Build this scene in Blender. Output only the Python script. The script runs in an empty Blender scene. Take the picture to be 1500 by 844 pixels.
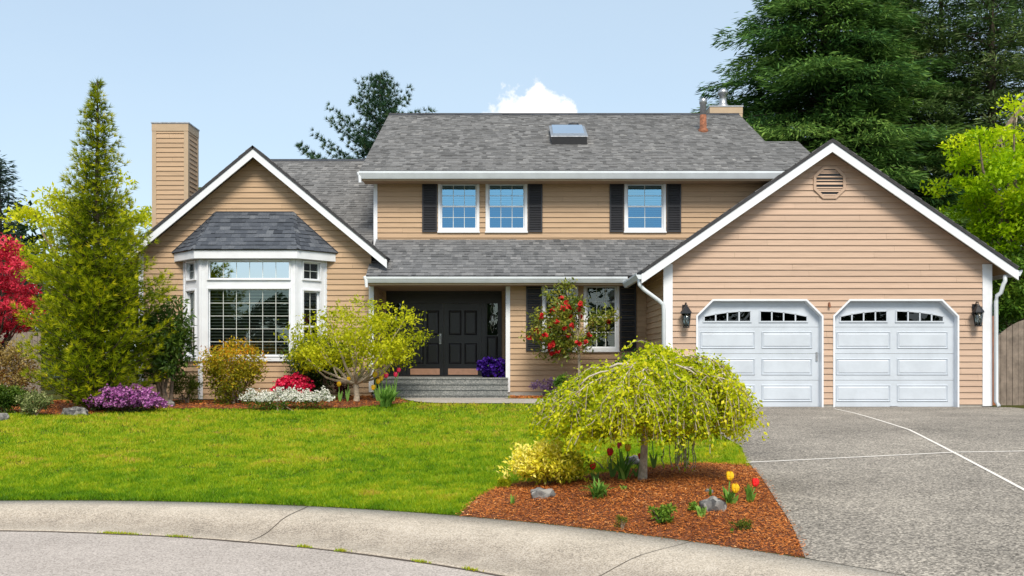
import bpy, math, random
import numpy as np
from mathutils import Vector, Matrix
from mathutils.geometry import delaunay_2d_cdt

random.seed(7)
S = bpy.context.scene
COL = S.collection
F, HZ, CX, EYE = 1420.0, 528.0, 750.0, 1.6      # focal length (px of a 1500 px wide picture), horizon row, centre, eye height


def PX(px, Y): return (px - CX) / F * Y
def PZ(py, Y): return EYE + (HZ - py) / F * Y


# ------------------------------------------------------------------ terrain
CS, RS = (-5.426, 0.743), 8.379      # seam between road and kerb
CE, RE = (-4.801, 0.479), 9.67       # outer edge of the kerb strip


def sm(t):
    t = np.clip(t, 0, 1)
    return t * t * (3 - 2 * t)


def gz(x, y):
    x = np.asarray(x, float); y = np.asarray(y, float)
    r = np.hypot(x - CE[0], y - CE[1]) - RE
    t = np.clip(r / 11.0, 0, 1)
    z = 0.13 + 0.48 * (1 - (1 - t) ** 1.4)
    ex = sm((r - 9.0) / 2.0) * sm((3.0 - x) / 0.8)
    z = z + ex * (0.05 + 0.09 * sm((x + 5.5) / 2.0))
    z = z + 0.10 * np.exp(-((x - 1.35) / 1.15) ** 2 - ((y - 9.9) / 1.1) ** 2) * sm(r / 0.5)
    z = z + sm((r + 0.02) / 0.05) * 0.0 + (1 - sm(r / 2.5 + 1)) * -0.25
    return z


def ground_at(px, py):
    """the point of the terrain seen at a pixel of the photograph"""
    z = 0.4
    for _ in range(60):
        Y = (EYE - z) * F / max(py - HZ, 8)
        Y = min(Y, 30)
        z = 0.5 * z + 0.5 * float(gz(PX(px, Y), Y))
    return (PX(px, Y), Y, float(gz(PX(px, Y), Y)))


# ------------------------------------------------------------------ object helpers
def tag(o, label=None, cat=None, group=None, kind=None):
    if label: o['label'] = label
    if cat: o['category'] = cat
    if group: o['group'] = group
    if kind: o['kind'] = kind
    return o


def adopt(o, parent):
    if parent is not None:
        o.parent = parent
        M = Matrix.Identity(4); q = parent
        while q is not None:
            M = M @ Matrix.Identity(4)
            q = q.parent
        o.matrix_parent_inverse = world_of(parent).inverted()


def world_of(o):
    M = Matrix.LocRotScale(o.location, o.rotation_euler, o.scale)
    if o.parent is not None:
        return world_of(o.parent) @ o.matrix_parent_inverse @ M
    return M


def empty(name, loc, label, cat, group=None):
    o = bpy.data.objects.new(name, None)
    o.empty_display_size = 0.2
    o.location = loc
    COL.objects.link(o)
    return tag(o, label, cat, group)


class MB:
    """collects faces and builds ONE mesh object"""
    def __init__(s): s.v = []; s.f = []; s.m = []; s.t = []; s.cm = 0; s.ct = 0.5

    def poly(s, pts):
        i = len(s.v)
        s.v.extend([tuple(p) for p in pts])
        s.f.append(tuple(range(i, i + len(pts)))); s.m.append(s.cm); s.t.extend([s.ct] * len(pts))

    def hexa(s, c):
        """8 corners: bottom ring 0-3, top ring 4-7"""
        i = len(s.v)
        s.v.extend([tuple(p) for p in c]); s.t.extend([s.ct] * 8)
        for q in ((0, 3, 2, 1), (4, 5, 6, 7), (0, 1, 5, 4), (1, 2, 6, 5), (2, 3, 7, 6), (3, 0, 4, 7)):
            s.f.append(tuple(i + k for k in q)); s.m.append(s.cm)

    def box(s, x0, x1, y0, y1, z0, z1):
        s.hexa([(x0, y0, z0), (x1, y0, z0), (x1, y1, z0), (x0, y1, z0), (x0, y0, z1), (x1, y0, z1), (x1, y1, z1), (x0, y1, z1)])

    def fbox(s, fr, u0, u1, v0, v1, d0, d1):
        s.hexa([fr(u0, v0, d0), fr(u1, v0, d0), fr(u1, v0, d1), fr(u0, v0, d1), fr(u0, v1, d0), fr(u1, v1, d0), fr(u1, v1, d1), fr(u0, v1, d1)])

    def prism(s, a, b):
        """side faces and caps between two rings of equal length"""
        i = len(s.v); n = len(a)
        s.v.extend([tuple(p) for p in a]); s.v.extend([tuple(p) for p in b]); s.t.extend([s.ct] * 2 * n)
        for k in range(n):
            j = (k + 1) % n
            s.f.append((i + k, i + j, i + n + j, i + n + k)); s.m.append(s.cm)
        s.f.append(tuple(i + k for k in reversed(range(n)))); s.m.append(s.cm)
        s.f.append(tuple(i + n + k for k in range(n))); s.m.append(s.cm)

    def tube(s, pts, rad, n=7, cap=True):
        pts = [Vector(p) for p in pts]
        rad = [float(q) for q in rad] if hasattr(rad, '__len__') else [float(rad)] * len(pts)
        i0 = len(s.v); up = Vector((0.31, 0.17, 0.93))
        for k, p in enumerate(pts):
            d = (pts[min(k + 1, len(pts) - 1)] - pts[max(k - 1, 0)])
            if d.length < 1e-9: d = Vector((0, 0, 1))
            d.normalize()
            if abs(d.dot(up)) > 0.97: up = Vector((0.9, 0.2, 0.1))
            a = d.cross(up).normalized(); b = d.cross(a)
            for q in range(n):
                t = 2 * math.pi * q / n
                s.v.append(tuple(p + rad[k] * (math.cos(t) * a + math.sin(t) * b))); s.t.append(s.ct)
        for k in range(len(pts) - 1):
            for q in range(n):
                r = (q + 1) % n; A = i0 + k * n
                s.f.append((A + q, A + r, A + n + r, A + n + q)); s.m.append(s.cm)
        if cap:
            s.f.append(tuple(i0 + q for q in reversed(range(n)))); s.m.append(s.cm)
            s.f.append(tuple(i0 + (len(pts) - 1) * n + q for q in range(n))); s.m.append(s.cm)

    def lathe(s, c, prof, n=20):
        """prof: (radius, height) pairs round a vertical axis at c"""
        i0 = len(s.v)
        for r, h in prof:
            for q in range(n):
                t = 2 * math.pi * q / n
                s.v.append((c[0] + r * math.cos(t), c[1] + r * math.sin(t), c[2] + h)); s.t.append(s.ct)
        for k in range(len(prof) - 1):
            for q in range(n):
                r = (q + 1) % n; A = i0 + k * n
                s.f.append((A + q, A + r, A + n + r, A + n + q)); s.m.append(s.cm)
        s.f.append(tuple(i0 + q for q in reversed(range(n)))); s.m.append(s.cm)
        s.f.append(tuple(i0 + (len(prof) - 1) * n + q for q in range(n))); s.m.append(s.cm)

    def build(s, name, mats, parent=None, smooth=False):
        me = bpy.data.meshes.new(name)
        me.from_pydata(s.v, [], s.f)
        if not isinstance(mats, (list, tuple)): mats = [mats]
        for m in mats: me.materials.append(m)
        me.polygons.foreach_set('material_index', s.m)
        if smooth: me.polygons.foreach_set('use_smooth', [True] * len(s.f))
        a = me.attributes.new('tone', 'FLOAT', 'POINT'); a.data.foreach_set('value', s.t)
        me.update()
        o = bpy.data.objects.new(name, me)
        COL.objects.link(o)
        adopt(o, parent)
        return o


def np_mesh(name, V, k, tone, mat, parent=None):
    """V: (N, k, 3) one face of k corners each; tone: (N,) one value each"""
    N = len(V)
    me = bpy.data.meshes.new(name)
    me.vertices.add(N * k); me.loops.add(N * k); me.polygons.add(N)
    me.vertices.foreach_set('co', np.ascontiguousarray(V, np.float32).ravel())
    me.loops.foreach_set('vertex_index', np.arange(N * k, dtype=np.int32))
    me.polygons.foreach_set('loop_start', np.arange(0, N * k, k, dtype=np.int32))
    me.polygons.foreach_set('loop_total', np.full(N, k, np.int32))
    me.materials.append(mat)
    a = me.attributes.new('tone', 'FLOAT', 'POINT')
    a.data.foreach_set('value', np.repeat(np.clip(tone, 0, 1), k).astype(np.float32))
    me.update(calc_edges=True)
    o = bpy.data.objects.new(name, me)
    COL.objects.link(o)
    adopt(o, parent)
    return o


# ------------------------------------------------------------------ materials
def new_mat(name):
    m = bpy.data.materials.new(name); m.use_nodes = True
    nt = m.node_tree; nt.nodes.clear()
    out = nt.nodes.new('ShaderNodeOutputMaterial')
    return m, nt, out


def nd(nt, t, **kw):
    n = nt.nodes.new(t)
    for k, v in kw.items():
        if k in n.inputs: n.inputs[k].default_value = v
        else: setattr(n, k, v)
    return n


def ramp(nt, stops, interp='LINEAR'):
    r = nt.nodes.new('ShaderNodeValToRGB'); cr = r.color_ramp; cr.interpolation = interp
    while len(cr.elements) > 1: cr.elements.remove(cr.elements[-1])
    cr.elements[0].position = stops[0][0]; cr.elements[0].color = (*stops[0][1], 1)
    for p, c in stops[1:]:
        e = cr.elements.new(p); e.color = (*c, 1)
    return r


def plain(name, col, rough=0.6, noise=0.06, nscale=6.0, metal=0.0, bump=0.0, bscale=80.0, spec=0.5):
    """painted or solid stuff: base colour with slight uneven wear"""
    m, nt, out = new_mat(name)
    b = nd(nt, 'ShaderNodeBsdfPrincipled', Roughness=rough, Metallic=metal)
    b.inputs['Specular IOR Level'].default_value = spec
    g = nd(nt, 'ShaderNodeNewGeometry')
    n = nd(nt, 'ShaderNodeTexNoise', Scale=nscale, Detail=5.0, Roughness=0.6)
    nt.links.new(g.outputs['Position'], n.inputs['Vector'])
    lo = tuple(max(0, c * (1 - noise * 1.6)) for c in col); hi = tuple(min(1, c * (1 + noise)) for c in col)
    r = ramp(nt, [(0.3, lo), (0.7, hi)])
    nt.links.new(n.outputs['Fac'], r.inputs['Fac'])
    nt.links.new(r.outputs['Color'], b.inputs['Base Color'])
    if bump:
        n2 = nd(nt, 'ShaderNodeTexNoise', Scale=bscale, Detail=3.0)
        nt.links.new(g.outputs['Position'], n2.inputs['Vector'])
        bp = nd(nt, 'ShaderNodeBump', Strength=bump, Distance=0.01)
        nt.links.new(n2.outputs['Fac'], bp.inputs['Height']); nt.links.new(bp.outputs['Normal'], b.inputs['Normal'])
    nt.links.new(b.outputs['BSDF'], out.inputs['Surface'])
    return m


def leaf_mat(name, stops, trans=0.35, gloss=0.04, rough=0.45):
    """leaf: colour ramp over each leaf's own tone; part of the light passes through"""
    m, nt, out = new_mat(name)
    at = nd(nt, 'ShaderNodeAttribute', attribute_name='tone')
    r = ramp(nt, stops)
    nt.links.new(at.outputs['Fac'], r.inputs['Fac'])
    d = nd(nt, 'ShaderNodeBsdfDiffuse'); t = nd(nt, 'ShaderNodeBsdfTranslucent')
    gl = nd(nt, 'ShaderNodeBsdfGlossy', Roughness=rough)
    nt.links.new(r.outputs['Color'], d.inputs['Color']); nt.links.new(r.outputs['Color'], t.inputs['Color'])
    mx = nd(nt, 'ShaderNodeMixShader', Fac=trans); m2 = nd(nt, 'ShaderNodeMixShader', Fac=gloss)
    nt.links.new(d.outputs[0], mx.inputs[1]); nt.links.new(t.outputs[0], mx.inputs[2])
    nt.links.new(mx.outputs[0], m2.inputs[1]); nt.links.new(gl.outputs[0], m2.inputs[2])
    nt.links.new(m2.outputs[0], out.inputs['Surface'])
    return m


def shingle_mat(name, stops, scale=1.0):
    m, nt, out = new_mat(name)
    b = nd(nt, 'ShaderNodeBsdfPrincipled', Roughness=0.92)
    b.inputs['Specular IOR Level'].default_value = 0.25
    at = nd(nt, 'ShaderNodeAttribute', attribute_name='tone')
    g = nd(nt, 'ShaderNodeNewGeometry')
    n = nd(nt, 'ShaderNodeTexNoise', Scale=38.0, Detail=5.0, Roughness=0.8)
    nt.links.new(g.outputs['Position'], n.inputs['Vector'])
    n3 = nd(nt, 'ShaderNodeTexNoise', Scale=0.9, Detail=4.0, Roughness=0.6)
    nt.links.new(g.outputs['Position'], n3.inputs['Vector'])
    a1 = nd(nt, 'ShaderNodeMath', operation='MULTIPLY_ADD'); a1.inputs[1].default_value = 1.0; 
    nt.links.new(n.outputs['Fac'], a1.inputs[0])
    a2 = nd(nt, 'ShaderNodeMath', operation='MULTIPLY_ADD'); a2.inputs[1].default_value = 0.3; a2.inputs[2].default_value = -0.65
    nt.links.new(n3.outputs['Fac'], a2.inputs[0]); nt.links.new(a2.outputs[0], a1.inputs[2])
    a3 = nd(nt, 'ShaderNodeMath', operation='ADD')
    nt.links.new(a1.outputs[0], a3.inputs[0]); nt.links.new(at.outputs['Fac'], a3.inputs[1])
    r = ramp(nt, stops)
    nt.links.new(a3.outputs[0], r.inputs['Fac']); nt.links.new(r.outputs['Color'], b.inputs['Base Color'])
    bp = nd(nt, 'ShaderNodeBump', Strength=0.5, Distance=0.006)
    nt.links.new(n.outputs['Fac'], bp.inputs['Height']); nt.links.new(bp.outputs['Normal'], b.inputs['Normal'])
    nt.links.new(b.outputs['BSDF'], out.inputs['Surface'])
    return m


def siding_mat(name, col):
    m, nt, out = new_mat(name)
    b = nd(nt, 'ShaderNodeBsdfPrincipled', Roughness=0.62)
    b.inputs['Specular IOR Level'].default_value = 0.3
    g = nd(nt, 'ShaderNodeNewGeometry')
    mp = nd(nt, 'ShaderNodeMapping'); mp.inputs['Scale'].default_value = (0.8, 0.8, 14.0)
    nt.links.new(g.outputs['Position'], mp.inputs['Vector'])
    n = nd(nt, 'ShaderNodeTexNoise', Scale=2.0, Detail=6.0, Roughness=0.65)
    nt.links.new(mp.outputs['Vector'], n.inputs['Vector'])
    at = nd(nt, 'ShaderNodeAttribute', attribute_name='tone')
    ad = nd(nt, 'ShaderNodeMath', operation='MULTIPLY_ADD'); ad.inputs[1].default_value = 0.35
    nt.links.new(at.outputs['Fac'], ad.inputs[0]); nt.links.new(n.outputs['Fac'], ad.inputs[2])
    lo = tuple(c * 0.78 for c in col); hi = tuple(min(1, c * 1.12) for c in col)
    r = ramp(nt, [(0.35, lo), (1.0, hi)])
    nt.links.new(ad.outputs[0], r.inputs['Fac']); nt.links.new(r.outputs['Color'], b.inputs['Base Color'])
    n2 = nd(nt, 'ShaderNodeTexNoise', Scale=30.0, Detail=3.0)
    nt.links.new(mp.outputs['Vector'], n2.inputs['Vector'])
    bp = nd(nt, 'ShaderNodeBump', Strength=0.25, Distance=0.003)
    nt.links.new(n2.outputs['Fac'], bp.inputs['Height']); nt.links.new(bp.outputs['Normal'], b.inputs['Normal'])
    nt.links.new(b.outputs['BSDF'], out.inputs['Surface'])
    return m


def glass_mat(name, refl, fac, tint=(0.8, 0.85, 0.85)):
    m, nt, out = new_mat(name)
    tr = nd(nt, 'ShaderNodeBsdfTransparent', Color=(*tint, 1))
    gl = nd(nt, 'ShaderNodeBsdfGlossy', Roughness=0.0, Color=(*refl, 1))
    fr = nd(nt, 'ShaderNodeFresnel', IOR=1.5)
    g = nd(nt, 'ShaderNodeNewGeometry')
    n = nd(nt, 'ShaderNodeTexNoise', Scale=0.9, Detail=1.0)
    nt.links.new(g.outputs['Position'], n.inputs['Vector'])
    bp = nd(nt, 'ShaderNodeBump', Strength=0.12, Distance=0.05)
    nt.links.new(n.outputs['Fac'], bp.inputs['Height']); nt.links.new(bp.outputs['Normal'], gl.inputs['Normal'])
    ad = nd(nt, 'ShaderNodeMath', operation='ADD'); ad.use_clamp = True; ad.inputs[1].default_value = fac
    nt.links.new(fr.outputs[0], ad.inputs[0])
    mx = nd(nt, 'ShaderNodeMixShader')
    nt.links.new(ad.outputs[0], mx.inputs['Fac']); nt.links.new(tr.outputs[0], mx.inputs[1]); nt.links.new(gl.outputs[0], mx.inputs[2])
    nt.links.new(mx.outputs[0], out.inputs['Surface'])
    return m


def speckle_mat(name, stops, fine, coarse=1.2, rough=0.9, bump=0.5, wear=0.35, hollow_shade=False):
    """concrete, exposed aggregate, asphalt: grains of several sizes, blotches and stains"""
    m, nt, out = new_mat(name)
    b = nd(nt, 'ShaderNodeBsdfPrincipled', Roughness=rough)
    b.inputs['Specular IOR Level'].default_value = 0.3
    g = nd(nt, 'ShaderNodeNewGeometry')
    v = nd(nt, 'ShaderNodeTexVoronoi', Scale=fine)
    n = nd(nt, 'ShaderNodeTexNoise', Scale=coarse, Detail=8.0, Roughness=0.7)
    n2 = nd(nt, 'ShaderNodeTexNoise', Scale=fine * 0.6, Detail=2.0)
    for q in (v, n, n2): nt.links.new(g.outputs['Position'], q.inputs['Vector'])
    sp = nd(nt, 'ShaderNodeSeparateColor'); nt.links.new(v.outputs['Color'], sp.inputs['Color'])
    m1 = nd(nt, 'ShaderNodeMath', operation='MULTIPLY_ADD'); m1.inputs[1].default_value = wear * 2; m1.inputs[2].default_value = -wear
    nt.links.new(n.outputs['Fac'], m1.inputs[0])
    m2 = nd(nt, 'ShaderNodeMath', operation='MULTIPLY_ADD'); m2.inputs[1].default_value = 0.6
    nt.links.new(sp.outputs[0], m2.inputs[0]); nt.links.new(m1.outputs[0], m2.inputs[2])
    m3 = nd(nt, 'ShaderNodeMath', operation='MULTIPLY_ADD'); m3.inputs[1].default_value = 0.4
    nt.links.new(n2.outputs['Fac'], m3.inputs[0]); nt.links.new(m2.outputs[0], m3.inputs[2])
    r = ramp(nt, stops)
    nt.links.new(m3.outputs[0], r.inputs['Fac']); nt.links.new(r.outputs['Color'], b.inputs['Base Color'])
    if hollow_shade:                                             # shade of the kerb's hollow painted into the colour, broken up by noise
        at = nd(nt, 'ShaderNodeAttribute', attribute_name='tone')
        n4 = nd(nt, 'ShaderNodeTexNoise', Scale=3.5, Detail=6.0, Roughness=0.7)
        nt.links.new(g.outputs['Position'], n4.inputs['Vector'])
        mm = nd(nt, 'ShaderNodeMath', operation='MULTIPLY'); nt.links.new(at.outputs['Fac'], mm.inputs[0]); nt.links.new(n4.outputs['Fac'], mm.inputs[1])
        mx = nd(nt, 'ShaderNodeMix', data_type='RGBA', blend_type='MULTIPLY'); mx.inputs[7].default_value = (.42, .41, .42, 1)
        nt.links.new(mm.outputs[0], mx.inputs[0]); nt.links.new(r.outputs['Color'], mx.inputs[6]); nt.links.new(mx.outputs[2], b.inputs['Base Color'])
    bp = nd(nt, 'ShaderNodeBump', Strength=bump, Distance=0.004)
    nt.links.new(m3.outputs[0], bp.inputs['Height']); nt.links.new(bp.outputs['Normal'], b.inputs['Normal'])
    nt.links.new(b.outputs['BSDF'], out.inputs['Surface'])
    return m


M = {}
M['siding'] = siding_mat('tan lap siding', (0.445, 0.310, 0.198))
M['siding_garage'] = siding_mat('pinkish tan lap siding', (0.485, 0.350, 0.264))
M['white'] = plain('white trim paint', (0.70, 0.735, 0.79), 0.5, 0.05, 3.0)
M['garage_white'] = plain('white garage door paint', (0.50, 0.555, 0.63), 0.45, 0.06, 2.5)
M['gutter'] = plain('white aluminium gutter', (0.58, 0.63, 0.68), 0.4, 0.06, 3.0)
M['beige_trim'] = plain('beige trim paint', (0.42, 0.315, 0.21), 0.6, 0.05, 4.0)
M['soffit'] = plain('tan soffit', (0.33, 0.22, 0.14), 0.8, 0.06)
M['dark'] = plain('blue black paint', (0.012, 0.013, 0.018), 0.35, 0.10, 3.0)
M['shutter'] = plain('charcoal shutter paint', (0.020, 0.021, 0.028), 0.5, 0.10, 4.0)
M['black'] = plain('black metal', (0.014, 0.014, 0.016), 0.35, 0.15, 20.0)
M['room'] = plain('dim room', (0.05, 0.045, 0.04), 0.9, 0.2, 2.0)
M['blind'] = plain('window blind', (0.42, 0.42, 0.40), 0.6, 0.05)
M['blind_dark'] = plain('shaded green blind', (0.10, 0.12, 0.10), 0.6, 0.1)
M['copper'] = plain('copper kick plate', (0.72, 0.40, 0.27), 0.38, 0.08, 8.0, metal=0.6)
M['drip'] = plain('dark drip edge', (0.025, 0.025, 0.03), 0.7, 0.2, 10.0)
M['foundation'] = plain('grey foundation concrete', (0.34, 0.32, 0.29), 0.9, 0.15, 5.0, bump=0.4)
M['roof'] = shingle_mat('grey asphalt shingles', [(0.0, (0.05, 0.050, 0.050)), (0.4, (0.122, 0.123, 0.126)), (0.7, (0.212, 0.212, 0.214)), (1.0, (0.42, 0.41, 0.395))])
M['roof_porch'] = shingle_mat('blue grey worn shingles', [(0.0, (0.045, 0.048, 0.053)), (0.4, (0.110, 0.115, 0.124)), (0.7, (0.195, 0.20, 0.21)), (1.0, (0.40, 0.40, 0.41))])
M['roof_dark'] = shingle_mat('blue grey shingles', [(0.0, (0.020, 0.024, 0.033)), (0.5, (0.068, 0.079, 0.100)), (1.0, (0.20, 0.215, 0.24))])
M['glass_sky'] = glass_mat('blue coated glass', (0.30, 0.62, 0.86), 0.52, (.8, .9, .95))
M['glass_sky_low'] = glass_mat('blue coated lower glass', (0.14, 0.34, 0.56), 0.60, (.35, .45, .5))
M['glass_bay'] = glass_mat('bay window glass', (0.75, 0.95, 0.95), 0.10, (.78, .88, .84))
M['grille'] = plain('grille between the panes', (0.62, 0.66, 0.64), 0.6, 0.04)
M['glass_top'] = glass_mat('transom glass', (0.80, 0.92, 1.0), 0.62)
M['glass'] = glass_mat('window glass', (0.8, 0.9, 0.9), 0.08, (.6, .65, .65))
M['steel'] = plain('galvanised steel', (0.42, 0.43, 0.45), 0.35, 0.2, 12.0, metal=0.8)
M['rust'] = plain('rusty steel', (0.24, 0.09, 0.045), 0.8, 0.4, 14.0)
M['stone_step'] = speckle_mat('grey aggregate step', [(0.0, (0.07, 0.08, 0.08)), (0.5, (0.17, 0.18, 0.18)), (1.0, (0.38, 0.38, 0.36))], 60)
M['aggregate'] = speckle_mat('exposed aggregate concrete', [(0.08, (0.052, 0.047, 0.041)), (0.38, (0.178, 0.161, 0.139)), (0.62, (0.288, 0.260, 0.226)), (0.95, (0.56, 0.505, 0.43))], 64, 0.6, bump=0.7, wear=0.38)
M['kerb'] = speckle_mat('pale kerb concrete', [(0.1, (0.20, 0.175, 0.148)), (0.5, (0.48, 0.412, 0.330)), (1.0, (0.68, 0.62, 0.54))], 110, 1.6, bump=0.4, wear=0.36, hollow_shade=True)
M['road'] = speckle_mat('pale worn road concrete', [(0.1, (0.20, 0.175, 0.155)), (0.5, (0.40, 0.355, 0.325)), (1.0, (0.60, 0.54, 0.495))], 90, 0.9, bump=0.4, wear=0.26)
M['walk'] = speckle_mat('pale walkway concrete', [(0.0, (0.20, 0.18, 0.16)), (0.5, (0.34, 0.31, 0.28)), (1.0, (0.50, 0.46, 0.42))], 80, 1.5, bump=0.4)
M['joint'] = plain('pale joint mortar', (0.74, 0.70, 0.65), 0.9, 0.10, 20.0)
M['crack'] = plain('dark joint', (0.085, 0.065, 0.05), 0.95, 0.3, 20.0)
M['bark'] = plain('grey brown bark', (0.20, 0.15, 0.11), 0.9, 0.35, 18.0, bump=0.8, bscale=40)
M['bark_pale'] = plain('pale grey bark', (0.42, 0.35, 0.27), 0.85, 0.25, 25.0, bump=0.7, bscale=60)
M['bark_dark'] = plain('dark bark', (0.075, 0.055, 0.042), 0.95, 0.35, 10.0, bump=0.8, bscale=30)
M['twig'] = plain('pale bare twig', (0.50, 0.44, 0.38), 0.8, 0.2, 30.0)
M['wood_grey'] = plain('weathered grey wood', (0.22, 0.18, 0.15), 0.85, 0.25, 6.0, bump=0.5)
M['wood_red'] = plain('red brown post', (0.26, 0.10, 0.045), 0.8, 0.2, 8.0)
M['soil'] = plain('dark mulch soil', (0.16, 0.050, 0.017), 1.0, 0.4, 14.0, bump=1.0, bscale=50)
M['mulch'] = leaf_mat('bark mulch chips', [(0, (0.14, 0.037, 0.011)), (0.4, (0.46, 0.140, 0.031)), (0.78, (0.68, 0.26, 0.066)), (1, (0.76, 0.44, 0.21))], 0.0, 0.02)
M['rock'] = speckle_mat('grey garden rock', [(0.15, (0.04, 0.04, 0.042)), (0.55, (0.16, 0.157, 0.155)), (1.0, (0.38, 0.365, 0.34))], 16, 9.0, bump=0.9, wear=.5)
M['plastic_pot'] = plain('dark glazed pot', (0.03, 0.02, 0.03), 0.3, 0.1)
M['dark_glass'] = glass_mat('dark garage glass', (0.7, 0.8, 0.9), 0.03, (0.02, 0.02, 0.02))
M['glass_skylight'] = glass_mat('skylight glass', (0.85, 0.92, 1.0), 0.6)
SKY, SUN, SUNANG, EXPOSURE, HAZE, HAZECOL, CLOUDCOL = 0.125, 2.8, 20.0, 0.64, 0.45, (3.6, 4.4, 4.95), (6, 6, 6)
# ================================================================== HOUSE
YG, YL, YU = 20.0, 22.6, 23.8            # garage front, lower front wall, upper front wall
EXPO = 0.1262                            # siding exposure
house = empty('house', (0, YL, 0.7), 'two storey tan lap sided house with grey shingle roofs, bay window and double garage', 'house')


def interval(poly, z):
    xs = []
    n = len(poly)
    for i in range(n):
        (u0, z0), (u1, z1) = poly[i], poly[(i + 1) % n]
        if (z0 - z) * (z1 - z) <= 0 and z0 != z1:
            xs.append(u0 + (u1 - u0) * (z - z0) / (z1 - z0))
    return (min(xs), max(xs)) if len(xs) >= 2 else None


def lap(mb, poly, holes, w, expo=EXPO, zbase=None):
    """lap siding: each course leans out at its foot; openings are cut out"""
    zmin = min(p[1] for p in poly); zmax = max(p[1] for p in poly)
    zb = zmin if zbase is None else zbase
    lines = [zb + expo * i for i in range(-2, int((zmax - zb) / expo) + 2)]
    cuts = sorted(set([round(z, 5) for z in lines if zmin < z < zmax] + [round(p[1], 5) for p in poly] + [round(p[1], 5) for h in holes for p in h if zmin < p[1] < zmax]))
    rnd = random.Random(int(zmax * 1000))
    tones = {}; joints = {}; umin = min(p[0] for p in poly)
    for za, zc in zip(cuts[:-1], cuts[1:]):
        if zc - za < 2e-4: continue
        e = 1e-5
        A = interval(poly, za + e); B = interval(poly, zc - e)
        if not A or not B: continue
        bounds = [(A[0], B[0])]
        hs = []
        for h in holes:
            a = interval(h, za + e); b = interval(h, zc - e)
            if a and b: hs.append((a, b))
        hs.sort(key=lambda q: q[0][0])
        for a, b in hs: bounds += [(a[0], b[0]), (a[1], b[1])]
        bounds.append((A[1], B[1]))
        k = math.floor((za + 1e-4 - zb) / expo)
        fa = (za - zb) / expo - k; fc = (zc - zb) / expo - k
        dep = lambda f: 0.025 - 0.022 * min(max(f, 0), 1)
        if k not in tones: tones[k] = rnd.random()
        mb.ct = tones[k]
        for i in range(0, len(bounds), 2):
            (la, lc), (ra, rc) = bounds[i], bounds[i + 1]
            if ra - la < 1e-4 and rc - lc < 1e-4: continue
            js = joints.setdefault(k, sorted((umin + rnd.uniform(.3, 3.4) + 3.66 * q) for q in range(0, 5)))
            edges = [(la, lc)] + [(j, j) for j in js if max(la, lc) + .06 < j < min(ra, rc) - .06] + [(ra, rc)]
            for (sa, sc), (ta, tc) in zip(edges[:-1], edges[1:]):
                mb.ct = min(1, max(0, tones[k] * .6 + .4 * rnd.random()))
                g0 = .0025 if (sa, sc) != (la, lc) else 0
                mb.poly([w(sa + g0, dep(fa), za), w(ta, dep(fa), za), w(tc, dep(fc), zc), w(sc + g0, dep(fc), zc)])
                if fa < 0.01: mb.poly([w(sa, 0.0, za), w(ta, 0.0, za), w(ta, dep(0), za), w(sa, dep(0), za)])


def rect(x0, x1, z0, z1): return [(x0, z0), (x1, z0), (x1, z1), (x0, z1)]
def front(Y): return lambda u, d, z: (u, Y - d, z)
def frf(Y): return lambda u, v, d: (u, Y - d, v)


def shingles(O, U, V, polys, name, mat, expo=0.145, tab=0.30, thick=0.05, parent=house, seed=1, hmax=0.016, under=None):
    """a roof slope: deck with a real edge, then courses of separate shingle tabs of uneven butt thickness"""
    O, U, V = Vector(O), Vector(U).normalized(), Vector(V).normalized()
    N = U.cross(V)
    rnd = random.Random(seed)
    P = lambda u, v, h: tuple(O + U * u + V * v + N * h)
    mb = MB()
    for poly in polys:
        mb.cm = 1; mb.ct = 0.1
        mb.prism([P(u, v, -thick) for u, v in poly], [P(u, v, 0.0) for u, v in poly])
        mb.cm = 0
        vmin = min(p[1] for p in poly); vmax = max(p[1] for p in poly)
        v = vmin; row = 0
        while v < vmax - 1e-3:
            v2 = min(v + expo, vmax)
            A = interval(poly, v + 1e-5); B = interval(poly, v2 - 1e-5)
            if A and B:
                lo, hi = min(A[0], B[0]), max(A[1], B[1])
                u = lo - rnd.random() * tab
                while u < hi:
                    wd = tab * rnd.uniform(0.45, 1.35)
                    a0, a1 = max(u, A[0]), min(u + wd, A[1]); b0, b1 = max(u, B[0]), min(u + wd, B[1])
                    if a1 - a0 > 1e-3 or b1 - b0 > 1e-3:
                        a1 = max(a1, a0); b1 = max(b1, b0)
                        h = rnd.uniform(0.006, hmax); mb.ct = min(1, max(0, rnd.gauss(0.5, 0.085)))
                        p0, p1 = P(a0, v, h), P(a1, v, h); q0, q1 = P(b0, v2, 0.004), P(b1, v2, 0.004)
                        mb.poly([p0, p1, q1, q0])
                        mb.poly([P(a0, v, 0.001), P(a1, v, 0.001), p1, p0])
                        mb.poly([P(a0, v, 0.001), p0, q0]); mb.poly([P(a1, v, 0.001), q1, p1])
                    u += wd
            v = v2; row += 1
    return mb.build(name, [mat, M['drip']], parent)


# ---------------------------------------------------------------- openings and siding
GS = (PX(973, YG), PX(1451, YG))
GAP = [(1021.5, 1203.5), (1222, 1402)]                    # garage door openings in px of the photo
GTOP, GBOT, GCH = 440.5, 598.5, 23
garage_apex = (PX(1220, 19.65), PZ(203, 19.65)); GP = 0.69
left_apex = (PX(370, 22.2), PZ(213, 22.2)); LP = 0.83


def gable_z(apex, p, x, drop=0.0): return apex[1] - p * abs(x - apex[0]) - drop


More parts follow.
